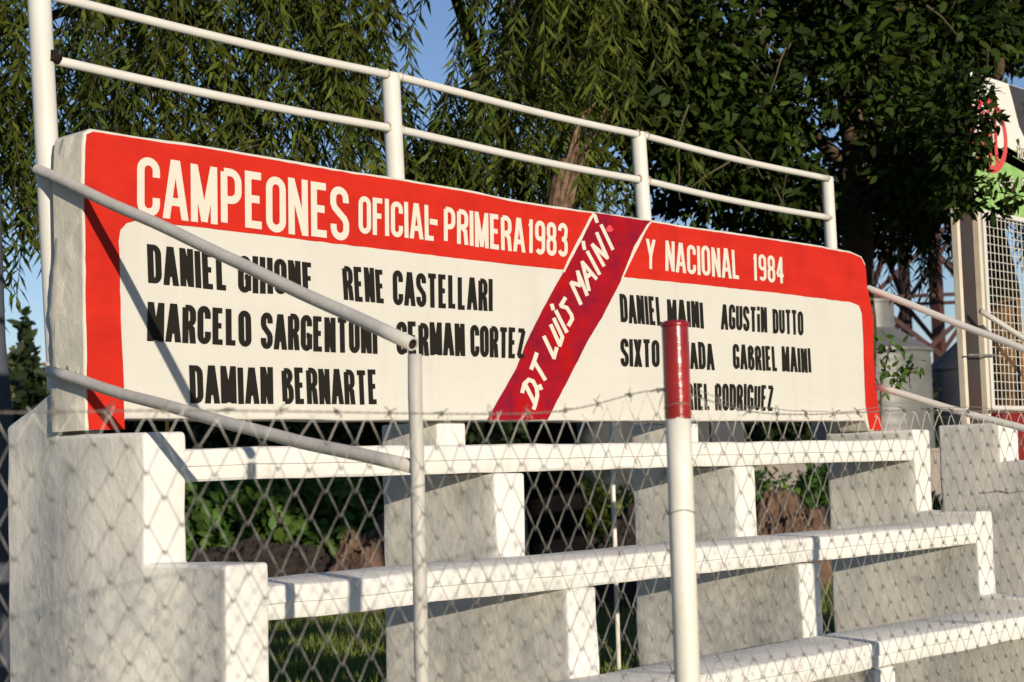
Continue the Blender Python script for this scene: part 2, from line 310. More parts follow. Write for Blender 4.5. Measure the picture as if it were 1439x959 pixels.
# ---- hand painted lettering: strokes of a narrow block alphabet
def arc(cx, cy, rx, ry, a0, a1, n=8): return [(cx + rx*math.cos(R(a0+(a1-a0)*k/n)), cy + ry*math.sin(R(a0+(a1-a0)*k/n))) for k in range(n+1)]
rr = .17
Cp = [(1, .70)] + arc(.5, 1-rr, .5, rr, 0, 180) + arc(.5, rr, .5, rr, 180, 360) + [(1, .30)]
Op = arc(.5, 1-rr, .5, rr, 0, 180) + arc(.5, rr, .5, rr, 180, 360)
GL = {  # (closed, points, clip)
 'C': [(0, Cp)], 'O': [(1, Op)],
 'D': [(1, [(0, 0), (0, 1)] + arc(.45, 1-.2, .55, .2, 90, 0, 6) + arc(.45, .2, .55, .2, 0, -90, 6))],
 'G': [(0, [(1, .72)] + arc(.5, 1-rr, .5, rr, 0, 180) + arc(.5, rr, .5, rr, 180, 330)), (0, [(.52, .42), (1, .42)]), (0, [(1, .47), (1, -.02)])],
 'S': [(0, [(1, .74)] + arc(.5, 1-rr, .5, rr, 0, 180) + [(0, .70), (.12, .61), (.5, .5), (.88, .39), (1, .30)] + arc(.5, rr, .5, rr, 0, -180) + [(0, .26)])],
 'U': [(0, [(0, 1.03)] + arc(.5, rr, .5, rr, 180, 360) + [(1, 1.03)])],
 'P': [(0, [(0, -.03), (0, 1.0)]), (0, [(0, 1)] + arc(.45, 1-.2, .55, .2, 90, 0, 6) + arc(.45, .62, .55, .18, 0, -90, 6) + [(0, .44)])],
 'R': [(0, [(0, -.1), (0, 1.0)]), (0, [(0, 1)] + arc(.45, 1-.18, .55, .18, 90, 0, 6) + arc(.45, .66, .55, .16, 0, -90, 6) + [(0, .50)]), (0, [(.35, .50), (.85, .36), (1.0, -.1)])],
 'B': [(0, [(0, 0), (0, 1.0)]), (0, [(0, 1)] + arc(.42, .83, .5, .17, 90, -60, 7) + [(.35, .53)]), (0, [(.0, .53)] + arc(.45, .33, .55, .20, 90, 0, 5) + arc(.45, .17, .55, .17, 0, -90, 5) + [(0, 0)])],
 'A': [(0, [(-.06, -.12), (.46, 1.12)]), (0, [(.54, 1.12), (1.06, -.12)]), (0, [(.2, .26), (.8, .26)])],
 'M': [(0, [(0, -.1), (0, 1.1)]), (0, [(1, -.1), (1, 1.1)]), (0, [(-.02, 1.12), (.52, -.05)]), (0, [(.48, -.05), (1.02, 1.12)])],
 'N': [(0, [(0, -.1), (0, 1.1)]), (0, [(1, -.1), (1, 1.1)]), (0, [(-.05, 1.12), (1.05, -.12)])],
 'E': [(0, [(0, -.1), (0, 1.1)]), (0, [(0, 1), (1.15, 1)]), (0, [(0, .52), (1.0, .52)]), (0, [(0, 0), (1.18, 0)])],
 'F': [(0, [(0, -.1), (0, 1.1)]), (0, [(0, 1), (1.15, 1)]), (0, [(0, .52), (1.0, .52)])],
 'L': [(0, [(0, -.1), (0, 1.1)]), (0, [(0, 0), (1.15, 0)])],
 'T': [(0, [(.5, -.1), (.5, 1.02)]), (0, [(-.2, 1), (1.2, 1)])],
 'I': [(0, [(.5, -.1), (.5, 1.1)])],
 'i': [(0, [(.45, -.1), (.5, .74)]), (0, [(.7, .90), (.9, 1.1)])],
 'H': [(0, [(0, -.1), (0, 1.1)]), (0, [(1, -.1), (1, 1.1)]), (0, [(0, .5), (1, .5)])],
 'X': [(0, [(-.05, -.12), (1.05, 1.12)]), (0, [(-.05, 1.12), (1.05, -.12)])],
 'Z': [(0, [(-.15, 1), (1.1, 1)]), (0, [(1.0, 1.0), (0, 0)]), (0, [(-.1, 0), (1.2, 0)])],
 'Y': [(0, [(-.08, 1.12), (.5, .42)]), (0, [(1.08, 1.12), (.5, .42)]), (0, [(.5, .5), (.5, -.1)])],
 '-': [(0, [(-.57, .5), (1.57, .5)])],
 '1': [(0, [(.55, -.1), (.55, 1.1)]), (0, [(.6, 1.0), (.1, .82)])],
 '9': [(1, arc(.5, .83, .5, .17, 0, 180) + arc(.5, .60, .5, .15, 180, 360)), (0, [(1, .75), (1, .18)] + arc(.5, rr, .5, rr, 0, -150)[1:])],
 '8': [(1, arc(.5, .85, .46, .15, 0, 180) + arc(.5, .66, .46, .14, 180, 360)), (1, arc(.5, .36, .5, .16, 0, 180) + arc(.5, .16, .5, .16, 180, 360))],
 '3': [(0, [(0, .80)] + arc(.5, .83, .5, .17, 160, 0) + arc(.45, .68, .5, .16, 0, -80, 5)), (0, [(.35, .52)] + arc(.45, .34, .55, .18, 85, 0, 5) + arc(.5, .17, .5, .17, 0, -165))],
 '4': [(0, [(.75, -.1), (.75, 1.1)]), (0, [(.78, 1.1), (-.05, .28)]), (0, [(-.12, .26), (1.2, .26)])],
}
WID = {'I': .0, 'i': .12, 'M': 1.35, 'A': 1.15, 'E': .82, 'F': .8, 'L': .78, '-': .45, '1': .35, 'N': 1.02}
def clip_half(poly, c, sgn):
    out = []
    for i in range(len(poly)):
        a, b = poly[i], poly[(i+1) % len(poly)]; da, db = sgn*(a[1]-c), sgn*(b[1]-c)
        if da >= 0: out.append(a)
        if da*db < 0: t = da/(da-db); out.append((a[0]+t*(b[0]-a[0]), a[1]+t*(b[1]-a[1])))
    return out
def ribbon(pts, closed, tx, ty, lo=None, hi=None):
    """list of polygons covering a stroke of anisotropic thickness"""
    P = [Vector((x/tx, y/ty)) for x, y in pts]; n = len(P); Lft = []; Rgt = []
    for i in range(n):
        a = P[(i-1) % n] if closed or i else None; b = P[(i+1) % n] if closed or i < n-1 else None
        d1 = (P[i]-a).normalized() if a is not None and (P[i]-a).length > 1e-6 else None; d2 = (b-P[i]).normalized() if b is not None and (b-P[i]).length > 1e-6 else None
        d1 = d1 or d2; d2 = d2 or d1
        n1_, n2_ = Vector((-d1.y, d1.x)), Vector((-d2.y, d2.x)); m = n1_+n2_
        m = m.normalized() if m.length > 1e-6 else n1_; k = min(1/max(m.dot(n1_), .45), 1.8)*.5
        Lft.append(P[i]+m*k); Rgt.append(P[i]-m*k)
    polys = []
    for i in range(n if closed else n-1):
        j = (i+1) % n; q = [(v.x*tx, v.y*ty) for v in (Lft[i], Rgt[i], Rgt[j], Lft[j])]
        if lo is not None: q = clip_half(clip_half(q, lo, 1), hi, -1)
        if len(q) > 2: polys.append(q)
    return polys
LAYER = [0]
def put(bm, polys, fn, y0):
    LAYER[0] = (LAYER[0] + 1) % 12; y = y0 - LAYER[0]*.00004
    for q in polys:
        vs = []
        for p in q:
            x, z = fn(*p); vs.append(bm.verts.new((x, y, z)))
        f = bm.faces.new(vs); f.normal_update()
        if f.normal.y > 0: f.normal_flip()
def word(bm, text, TL, TR, BR, BL, tx, ty, gap, y0, wob=.02):
    """tx: stem thickness as a share of a letter's width, ty: bar thickness as a share of the height"""
    q = [Vector(sx(*p)) for p in (TL, TR, BR, BL)]
    ws = []
    for c in text: ws.append(WID.get(c, 1.)*(1-tx) + tx)
    tot = sum(ws) + gap*(len(text)-1); x = 0.
    for c, wd in zip(text, ws):
        jx, jy, sh, sc = [random.uniform(-1, 1)*wob for _ in range(4)]
        def fn(gx, gy, x=x, jx=jx, jy=jy, sh=sh, sc=sc):
            gx2 = gx + sh*.6*gy + jx*.5; gy2 = gy*(1+sc) + jy*.6
            u = (x + gx2)/tot; v = gy2
            return q[3].lerp(q[2], u).lerp(q[0].lerp(q[1], u), v)
        iw = max(wd-tx, 0.)
        for closed, pts in GL[c]:
            P = [(tx/2 + (px*iw if c not in 'I' else (px-.5)*0.), ty/2 + py*(1-ty)) for px, py in pts]
            put(bm, ribbon(P, closed, tx, ty, 0., 1.), fn, y0)
        x += wd + gap
def lettering(words, tx, ty, gap, m, y0, label):
    bm = bmesh.new()
    for a in words: word(bm, *a[:5], tx, ty, gap, y0, *(a[5:]))
    o = from_bm('lettering', bm, m, sign, recalc=False); return o
YL = -.0030
lettering([('CAMPEONES', (192,217),(489,263),(490,339),(192,302))], .32, .135, .15, LETW, YL, '')
lettering([('OFICIAL', (503,275),(609,290),(610,339),(503,328)), ('-', (603,284),(614,285.5),(614,342),(603,340)), ('PRIMERA', (623,291),(736,308),(737,356),(623,341)), ('1983', (741,308),(797,315),(797,362),(741,356))], .34, .14, .13, LETW, YL, '')
lettering([('Y', (907,335),(920,337),(919,380),(908,377)), ('NACIONAL', (934,339),(1037,352),(1039,393),(934,381)), ('1984', (1057,356),(1100,362),(1101,399),(1058,394))], .34, .13, .15, LETW, YL, '')
YB = -.0018
for ws in ([('DANIEL', (206,344),(318,357),(320,409),(208,398)), ('GHIONE', (334,358),(439,370),(441,416),(334,411)), ('RENE', (480,373.5),(539,379),(541,427),(483,422)), ('CASTELLARI', (551,380.5),(692,393),(692,438),(552,429))],
           [('MARCELO', (207,424),(352,437),(353,488),(206,479)), ('SARGENTONI', (366,440),(529,449),(530,498),(366,490.5)), ('GERMAN', (556,452),(652,456),(653,500.5),(557,499)), ('CORTEZ', (660,455.5),(738,461.5),(737,504),(661,501))],
           [('DAMIAN', (265,514),(383,517),(384,568.5),(267,567)), ('BERNARTE', (395,517),(529,520),(531,568.5),(397,568))],
           [('DANIEL', (870,413),(929,419),(932,459),(872,453)), ('MAINI', (937,420),(987,425),(989,462),(938,457)), ('AGUSTiN', (1013,427),(1077,432),(1078,467.5),(1013,463)), ('DUTTO', (1085,433.5),(1128,437.5),(1129,472),(1086,468.5))],
           [('SIXTO', (871,476),(926,478),(927,516.5),(872,515.5)), ('AMADA', (943,479),(1002,483),(1004,520.5),(944,517)), ('GABRIEL', (1029,484),(1091,487),(1093,522),(1030,519)), ('MAINI', (1098,487),(1138,490),(1140,524),(1099,522))],
           [('ARIEL', (953,537),(996,539.5),(998,577),(954,576)), ('RODRIGUEZ', (1004,539),(1087,542),(1086,577.5),(1005,577))]):
    lettering(ws, .44, .145, .12, LETB, YB - (.0016 if any(a[0] == 'CORTEZ' for a in ws) else 0), '')
# sash lettering, brush strokes
Z4 = lambda x, y: (670 + x/6, 440 + y/6)
Z5 = lambda x, y: (720 + x/6, 290 + y/6)
strokes = [[Z4(*p) for p in s] for s in ([(378,668),(396,600),(432,565),(470,578),(497,630),(505,690),(494,750),(476,808)], [(408,612),(440,680),(478,752)], [(524,612),(536,642)], [(500,342),(478,405),(455,472)], [(478,410),(570,562)], [(562,202),(646,378)], [(644,380),(668,297)],
            [(620,105),(694,275)], [(694,275),(716,205),(645,50)])]
strokes += [[Z5(*p) for p in s] for s in ([(362,885),(452,1060)], [(328,832),(338,870)], [(440,775),(402,840)], [(402,840),(455,858),(492,915),(500,950),(470,1005)], [(572,825),(490,645)], [(490,645),(568,668)], [(568,668),(546,552)], [(546,552),(624,748)],
            [(640,708),(584,472)], [(584,472),(702,612)], [(618,598),(664,566)], [(628,385),(728,572)], [(592,302),(602,362)], [(765,502),(668,325)], [(668,325),(796,438)], [(796,438),(708,228)], [(745,162),(840,362)], [(690,78),(708,132)])]
bm = bmesh.new()
for s in strokes:
    P = [Vector(sx(*p)) for p in s]; Q = []
    for a, b in zip(P, P[1:]):
        for k in range(5): Q.append(a.lerp(b, k/5))
    Q.append(P[-1]); d = (Q[-1]-Q[-2]).normalized()*.004; e = (Q[0]-Q[1]).normalized()*.004; Q = [Q[0]+e] + Q + [Q[-1]+d]
    n = len(Q); polys = ribbon([tuple(v) for v in Q], 0, .0225, .0165)
    put(bm, polys, lambda x, z: (x + .001*n1(z*60), z + .001*n1(x*60, 2)), -.0034)
from_bm('lettering', bm, LETW, sash, recalc=False)
bm = bmesh.new()
put(bm, [[sx(*Z5(815+28*math.cos(a)*(1+.3*math.sin(3*a)), 190+30*math.sin(a))) for a in np.linspace(0, 2*math.pi, 14)[:-1]]], lambda x, z: (x, z), -.0031)
from_bm('paint_smudge', bm, PINK, sash, recalc=False)
bm = bmesh.new()
for pts, ws in (([(834,297),(824,318),(812,341),(800,364),(791,383)], [.020,.016,.022,.018,.014]), ([(914,309),(905,325),(893,347),(882,372),(873,393)], [.016,.014,.026,.014,.012])):
    P = [Vector(sx(*p)) for p in pts]; Q = []; W = []
    for i in range(len(P)-1):
        for k in range(6): Q.append(P[i].lerp(P[i+1], k/6)); W.append(ws[i]+(ws[i+1]-ws[i])*k/6)
    Q.append(P[-1]); W.append(ws[-1]); Q[0] = Q[0] + Vector((0, -.010)); Q[1] = Q[1] + Vector((0, -.006)); Q[2] = Q[2] + Vector((0, -.003))
    vs = [(bm.verts.new((p.x - ww/2 + .002*n1(p.y*40, 8), -.0036, p.y)), bm.verts.new((p.x + ww/2 + .002*n1(p.y*40, 9), -.0036, p.y))) for p, ww in zip(Q, W)]
    for a, b in zip(vs, vs[1:]):
        f = bm.faces.new((a[0], b[0], b[1], a[1])); f.normal_update()
        if f.normal.y > 0: f.normal_flip()
from_bm('sash_edging', bm, LETW, sash, recalc=False)
# uneven plaster on the wall's left end
bm = bmesh.new(); ny, nz = 9, 40; gA = []; gB = []
for j in range(nz+1):
    z = -.035 + (SH-.012+.035)*j/nz; e = min(1, max(0, (.55-z)/.15)); yb_ = .178 + .045*e*(.8+.5*n1(z*6, 41)) + .012*n1(z*9, 42) - (.05*max(0, (z-.80)/.07) if z > .80 else 0)
    ra, rb = [], []
    for i in range(ny+1):
        tt = i/ny; y = .004 + (yb_-.004)*tt; th = .005 + .006*n1(z*4+y*6, 43) + .005*noise.noise(Vector((y*16, z*16, 2.))) + .003*noise.noise(Vector((y*45, z*45, 5.)))
        if i == 0: th = .001
        if i == ny: th = -.008
        ra.append(bm.verts.new((S0-th, y, z))); rb.append(bm.verts.new((S0+.03, y+.002, z)))
    gA.append(ra); gB.append(rb)
for g_ in (gA, gB):
    for j in range(nz):
        for i in range(ny): bm.faces.new((g_[j][i], g_[j][i+1], g_[j+1][i+1], g_[j+1][i]))
for j in range(nz):
    bm.faces.new((gA[j][ny], gB[j][ny], gB[j+1][ny], gA[j+1][ny])); bm.faces.new((gA[j][0], gB[j][0], gB[j+1][0], gA[j+1][0]))
for i in range(ny):
    bm.faces.new((gA[nz][i], gB[nz][i], gB[nz][i+1], gA[nz][i+1])); bm.faces.new((gA[0][i], gB[0][i], gB[0][i+1], gA[0][i+1]))
o = from_bm('plaster_edge', bm, SIDE, sign, smooth=True); o.data.set_sharp_from_angle(angle=R(60))
# rough mortar smears where the pipes enter the wall
bm = bmesh.new()
for (px, py, rr_) in ((94,258,.020),(100,262,.014),(106,266,.011),(66,513,.010),(80,518,.012),(97,520,.016),(110,524,.010),(85,523,.012)):
    p = onX(px, py, S0-.002); mm = Matrix.Translation(p) @ Matrix.Diagonal((.6, 1.2, .8, 1))
    bmesh.ops.create_icosphere(bm, subdivisions=3, radius=rr_, matrix=mm)
for v in bm.verts: v.co += noise.noise_vector(v.co*60)*.006
from_bm('mortar_lump', bm, MORTAR, sign, smooth=True)

# ------------------------------------------------------------------ pipe railings
rail = empty('guard_railing', (2.3, .25, 0), 'white pipe guard railing with two rails behind the top of the sign wall', 'railing')
for (xb, xt, zt, rad) in ((.080, .045, 1.52, .0365), (1.570, 1.553, 1.332, .0355), (3.078, 3.054, 1.308, .034), (4.616, 4.605, 1.279, .031)):
    bm = bmesh.new(); zb = .10 if xb < .5 else .02
    xbb = xt + (xb-xt)*(zt-zb)/(zt-.85)
    tube(bm, [(xbb, .25, zb), (xt, .25, zt-.006), (xt, .25, zt)], rad, 24, rs=[rad, rad, rad*.93])
    o = from_bm('post', bm, RAILW, rail, smooth=True); o.data.set_sharp_from_angle(angle=R(50))
def zl(x, x0, z0, x1, z1): return z0 + (z1-z0)*(x-x0)/(x1-x0)
for (z0, z1, rad) in ((1.360, 1.2685, .0160), (1.153, 1.0635, .0160)):
    bm = bmesh.new()
    tube(bm, [(x, .25-.012 + .002*n1(x*2), zl(x, .1, z0, 4.6, z1) + .010*n1(x*.9, 4) - .010*math.sin(math.pi*((x-.08) % 1.51)/1.51)) for x in np.linspace(.06, 4.61, 40)], rad, 14)
    from_bm('rail', bm, RAILW, rail, smooth=True)
def weld(p, r, parent):
    bm = bmesh.new(); bmesh.ops.create_icosphere(bm, subdivisions=3, radius=1, matrix=Matrix.Translation(p) @ Matrix.Diagonal((r*.35, r*1.08, r*1.08, 1)))
    for v in bm.verts: v.co += noise.noise_vector(v.co*70)*.004
    from_bm('weld_bead', bm, WELD, parent, smooth=True)
for xp, rp in ((1.557, .037), (3.064, .034), (4.608, .031)):
    for z0, z1 in ((1.360, 1.2685), (1.153, 1.0635)):
        for sg in (-1, 1):
            if xp > 4 and sg > 0: continue
            weld(Vector((xp + sg*(rp-.001), .238, zl(xp, .1, z0, 4.6, z1))), .0178, rail)
bm = bmesh.new(); tube(bm, [(.072, .214, 1.150), (.106, .228, 1.146)], .0175, 10)
bmesh.ops.translate(bm, verts=bm.verts, vec=(0, 0, .004))
for v in bm.verts: v.co += noise.noise_vector(v.co*60)*.007
from_bm('burnt_weld', bm, RUST, rail)

def handrail(name, X, up_pts, low_pts, post, rad, label, mt):
    t = empty(name, (X, post[1], GZ), label, 'handrail')
    for pts in (up_pts, low_pts):
        a, b = Vector(pts[0]), Vector(pts[-1]); bm = bmesh.new()
        P = [a.lerp(b, k/16) + Vector((0, 0, .005*n1(k*.35, X) - .012*math.sin(math.pi*k/16)*(1 if pts is low_pts else -.3))) for k in range(17)]
        hollow = pts is up_pts
        rings = tube(bm, P, rad, 14, cap=not hollow)
        if hollow:   # open pipe end
            d = (P[-1]-P[-2]).normalized(); inner = [bm.verts.new(P[-1] + (v.co-P[-1])*.72) for v in rings[-1]]; deep = [bm.verts.new(v.co - d*.06) for v in inner]
            for k in range(14):
                j = (k+1) % 14
                bm.faces.new((rings[-1][k], rings[-1][j], inner[j], inner[k])); f = bm.faces.new((inner[k], inner[j], deep[j], deep[k])); f.material_index = 1
            f = bm.faces.new(deep); f.material_index = 1
        from_bm('rail', bm, [mt, RUST], t, smooth=True)
    bm = bmesh.new(); tube(bm, [Vector(post) + Vector((.002*n1(k), .003*n1(k*.8, 2), -k*.1)) for k in range(0, int((post[2]-GZ)/.1)+2)], rad, 14)
    from_bm('post', bm, mt, t, smooth=True)
    return t
handrail('stair_handrail', .03, [(.030, .225, .787), (.030, -1.47, .113)], [(.030, .16, .152), (.030, -1.462, -.176)], (.031, -1.474, .092), .0172, 'grey white pipe handrail sloping down in front of the left end of the sign', RAILG)
h2 = handrail('stair_handrail', 4.585, [(4.575, .02, .675), (4.585, -1.47, .0)], [(4.575, .0, .178), (4.585, -1.47, -.255)], (4.585, -1.475, -.01), .0172, 'white pipe handrail sloping down beyond the right end of the sign', RAILW)

# ------------------------------------------------------------------ fence in front
FY = -2.30
post_g = 'red topped fence posts'
def fence_post(x, zt, label):
    t = empty('fence_post', (x, FY, GZ), label, 'fence post')
    lean = -.0025
    zr = zt - .196; zr_ = zr; rad = .0255
    bm = bmesh.new(); tube(bm, [(x + lean*(z-zr), FY + .002*n1(z*3), z) for z in np.linspace(GZ-.1, zr, 14)], rad, 24, cap=True)
    from_bm('pole', bm, POSTW, t, smooth=True)
    bm = bmesh.new(); zs = [zr+.001 + (zt-.012-zr)*k/8 for k in range(9)]
    tr_ = tube(bm, [(x, FY, z) for z in zs], rad+.0012, 24, cap=False)
    for k, v in enumerate(tr_[0]): v.co.z += .006*n1(k*.9, 61) + .003*n1(k*2.3, 62)
    top = tube(bm, [(x, FY, zt-.012), (x, FY, zt-.008), (x, FY, zt-.004), (x, FY, zt)], rad, 24, rs=[rad+.0035, rad+.0045, rad+.0035, rad*.8])
    o = from_bm('red_top', bm, POSTR, t, smooth=True); o.data.set_sharp_from_angle(angle=R(60))
    return t
def tie(x, z, parent):
    V.clear(); Fc.clear()
    wire([Vector((x + .0275*math.cos(t), FY + .0275*math.sin(t), z + .004*math.sin(2*t) + .003*t/6.3)) for t in np.linspace(-.6, 7.0, 40)], .0011, 5)
    wire([Vector((x + .022, FY+.02, z)), Vector((x + .034, FY+.03, z+.004)), Vector((x + .030, FY+.034, z+.02))], .0011, 5)
    me = bpy.data.meshes.new('tie_wire'); me.from_pydata(list(V), [], list(Fc)); link('tie_wire', me, BARB, parent)
V = []; Fc = []
def wire(pts, r, n=5):
    b0 = len(V); P = pts
    for i, p in enumerate(P):
        t = (P[min(i+1, len(P)-1)]-P[max(i-1, 0)]).normalized(); x = t.cross(Vector((0, 1, 0)))
        x = x.normalized() if x.length > .05 else t.orthogonal().normalized(); y = t.cross(x)
        for k in range(n):
            a = 2*math.pi*k/n; V.append(tuple(p + r*(math.cos(a)*x + math.sin(a)*y)))
    for i in range(len(P)-1):
        for k in range(n):
            j = (k+1) % n; Fc.append((b0+i*n+k, b0+i*n+j, b0+(i+1)*n+j, b0+(i+1)*n+k))
fp = fence_post(-.030, .101, 'white fence post with a glossy red painted top standing before the sign')
for zt_i in (-.07, -.28, -.62, -.93): tie(-.030, zt_i, fp)
V.clear(); Fc.clear()
fence_post(2.46, .10, 'white fence post with red top just past the right edge of view')
fence = empty('chain_link_fence', (0, FY, GZ), 'rusty grey chain link fence topped by barbed wire in front of the bleacher', 'fence')
CW, CH, WR = .061, .078, .0008
def topz(x): return -.100 + .006*n1(x*3.1, 2) + .055*math.exp(-((x+.03)/.16)**2) + .018*max(0, min(1, (x-.1)/1.2))
def warp(x, z):
    k = max(0, 1-(topz(x)-z)/.25)
    y = FY + .033 + .012*n1(x*1.3 + z*.7, 5) + .010*n1(z*2.1, 6)
    return Vector((x + .010*n1(z*5 + x*2, 7) + .012*k*n1(x*19+z*11, 8), y, z + .008*n1(x*6 + z*3, 9) + .012*k*n1(x*23, 10)))
nx = int(4.9/(CW/2))
for i in range(nx+1):
    x = -2.42 + i*CW/2; zt = topz(x); nz = int((zt-GZ-.03)/(CH/2)); pts = []
    for j in range(nz+1):
        side = 1 if ((j + i) % 2 == 0) else -1
        z = zt - j*CH/2; xx = x + side*CW/4*1.03
        for s in (-1, 1):      # rounded knuckle: the wire hooks through its neighbour
            zz = z - s*.0035*(-1)*1.0
            p = warp(xx - side*.0016, z + (-s)*.004*(-1)); p.y += .0022*s*side; pts.append(p)
    pts = [p for k, p in enumerate(pts)]
    # barb twist at the top
    q = warp(x + (CW/4 if i % 2 == 0 else -CW/4), zt); pts = [q + Vector((random.uniform(-.012, .012), random.uniform(-.006, .006), random.uniform(.008, .022))), q + Vector((.002, 0, .006))] + pts[1:]
    wire(pts, WR, 5)
me = bpy.data.meshes.new('chain_link'); me.from_pydata(V, [], Fc); link('chain_link', me, WIRE, fence, True)
V.clear(); Fc.clear()
def bz(x): return -.086 + .050*math.exp(-((x+.03)/.22)**2) + .010*n1(x*1.7, 12) + .020*max(0, min(1, (x-.1)/1.2))
for ph in (0, math.pi):
    wire([Vector((x, FY+.036 + .0013*math.sin(x*150+ph), bz(x) + .0013*math.cos(x*150+ph))) for x in np.arange(-2.45, 2.47, .006)], .0007, 4)
wire([Vector((x, FY+.045 + .012*n1(x*4, 31), bz(x) + .010 + .018*n1(x*5.3, 33))) for x in np.arange(.02, 2.4, .02)], .0008, 4)
x = -2.4
while x < 2.4:
    for k in range(2):
        a = random.uniform(0, math.pi*2); d = Vector((random.uniform(-.5, .5), math.cos(a), math.sin(a))).normalized()*random.uniform(.012, .02)
        c = Vector((x + k*.005, FY+.036, bz(x))); wire([c - d, c - d*.2 + Vector((0, -.003, .002)), c + d*.2 + Vector((0, .003, .002)), c + d], .0011, 4)
    wire([Vector((x + .004*math.sin(t), FY+.036 + .0042*math.sin(t*1.0), bz(x) + .0042*math.cos(t))) + Vector((t*.0006, 0, 0)) for t in np.linspace(0, 13, 26)], .001, 4)
    x += random.uniform(.085, .125)
me = bpy.data.meshes.new('barbed_wire'); me.from_pydata(V, [], Fc); link('barbed_wire', me, BARB, fence, True)
V.clear(); Fc.clear()
wire([Vector((x, FY+.038, -.93 + .006*n1(x*3))) for x in np.arange(-2.45, 2.47, .03)], .0014, 5)
wire([Vector((x, FY+.038, -1.55 + .006*n1(x*3, 2))) for x in np.arange(-2.45, 2.47, .03)], .0014, 5)
me = bpy.data.meshes.new('line_wire'); me.from_pydata(V, [], Fc); link('line_wire', me, WIRE, fence, True)

# ------------------------------------------------------------------ neighbouring stand, right edge
nb = empty('concrete_bleacher', (6.5, -.2, GZ), 'grey end pier of the next concrete bleacher right of the sign wall', 'bleacher')
pier_mesh(5.40, .205, stepped(0, [-.010, -.215, -.84, -1.24], .12, True), [(-2, 0), (2, 0)], 21.3, nb)
bm = bmesh.new()
for k in range(1, 5): pass
bm.free()
for k in range(2, 5): bench_mesh(5.58, 8.6, YS[k], YS[k-1]-.002, ZT[k]-.02, 30+k, nb)
# joint line on the pier
bm = bmesh.new(); P = [onX(px, py, 5.3985) for px, py in ((1378,693),(1392,692),(1405,690),(1420,693),(1439,690))]
tube(bm, P, .004, 5); from_bm('crack', bm, MORTAR, nb)
# channel post with weldmesh panel, board and banner
pm = empty('steel_post', onY(1362, 575, .30), 'cream painted steel channel post beside the wire mesh panel', 'post')
c0 = onY(1357, 640, .30); zt_ = onY(1341, 292, .30).z; xL = onY(1340, 300, .30).x; xR = onY(1357, 575, .30).x
wch = onY(1383, 430, .30).x - onY(1349, 430, .30).x
def chan(xa, xb, nm):
    bm = bmesh.new(); q = [(xa, -.012), (xa+.035, -.012), (xa+.035, .03), (xa, .03)]
    lean = xL - xR
    A = [bm.verts.new((x - .0, .30+y, -1.7)) for x, y in q]; B = [bm.verts.new((x + lean*.55, .30+y, zt_)) for x, y in q]
    for k in range(4): bm.faces.new((A[k], A[(k+1) % 4], B[(k+1) % 4], B[k]))
    bm.faces.new(A); bm.faces.new(B[::-1]); bevel(from_bm(nm, bm, CREAM, pm), .004, 2)
x1 = onY(1357, 575, .30).x
chan(x1, 0, 'flange'); chan(x1+wch-.035, 0, 'flange')
bm = bmesh.new(); box(bm, (x1+.02, .33, -1.7), (x1+wch-.02, .345, zt_-.01)); from_bm('web', bm, STEELD, pm)
bm = bmesh.new(); zz = onY(1370, 500, .26).z; tube(bm, [(x1-.03, .25, zz), (x1+wch+.02, .25, zz+.01)], .006, 6); from_bm('tie_wire', bm, BARB, pm)
panel = empty('mesh_panel', (x1+wch+.02, .33, 0), 'white framed wire mesh panel under the banner at the right edge', 'mesh panel')
pa = x1+wch+.006; pz0 = onY(1395, 570, .30).z; pz1 = zt_+.02; pb = pa+2.6
bm = bmesh.new()
box(bm, (pa, .285, pz0-.03), (pa+.035, .32, pz1)); box(bm, (pb, .285, pz0-.03), (pb+.035, .32, pz1)); box(bm, (pa+.035, .287, pz0-.03), (pb, .318, pz0)); box(bm, (pa+.035, .287, pz1-.03), (pb, .318, pz1))
bevel(from_bm('frame', bm, RAILW, panel), .003, 2)
V.clear(); Fc.clear()
x = pa+.05
while x < pb: wire([Vector((x, .30, pz0)), Vector((x, .30, pz1-.03))], .0024, 5); x += .052
z = pz0+.04
while z < pz1-.03: wire([Vector((pa+.02, .3045, z)), Vector((pb, .3045, z))], .0024, 5); z += .052
me = bpy.data.meshes.new('weldmesh'); me.from_pydata(V, [], Fc); link('weldmesh', me, MESHW, panel)
bd = empty('low_wall', (pa+1.3, .32, GZ), 'low red painted wall under the mesh panel at the right edge', 'wall')
bm = bmesh.new(); box(bm, (pa+.05, .25, GZ), (pb+.2, .40, pz0-.035)); bevel(from_bm('wall', bm, mat('red_wall_paint', (.20,.016,.012), .7, .2, (.13,.012,.010), 5, .7), bd), .008)
nr = empty('pipe_handrail', (pa+.5, .1, 0), 'thin white pipe handrail sloping down from the cream channel post', 'handrail')
bm = bmesh.new(); a = onY(1378, 437, .22); b = onY(1439, 476, .10); tube(bm, [a, a.lerp(b, .5), b, b+(b-a)*1.5], .017, 12); from_bm('rail', bm, RAILG, nr, smooth=True)
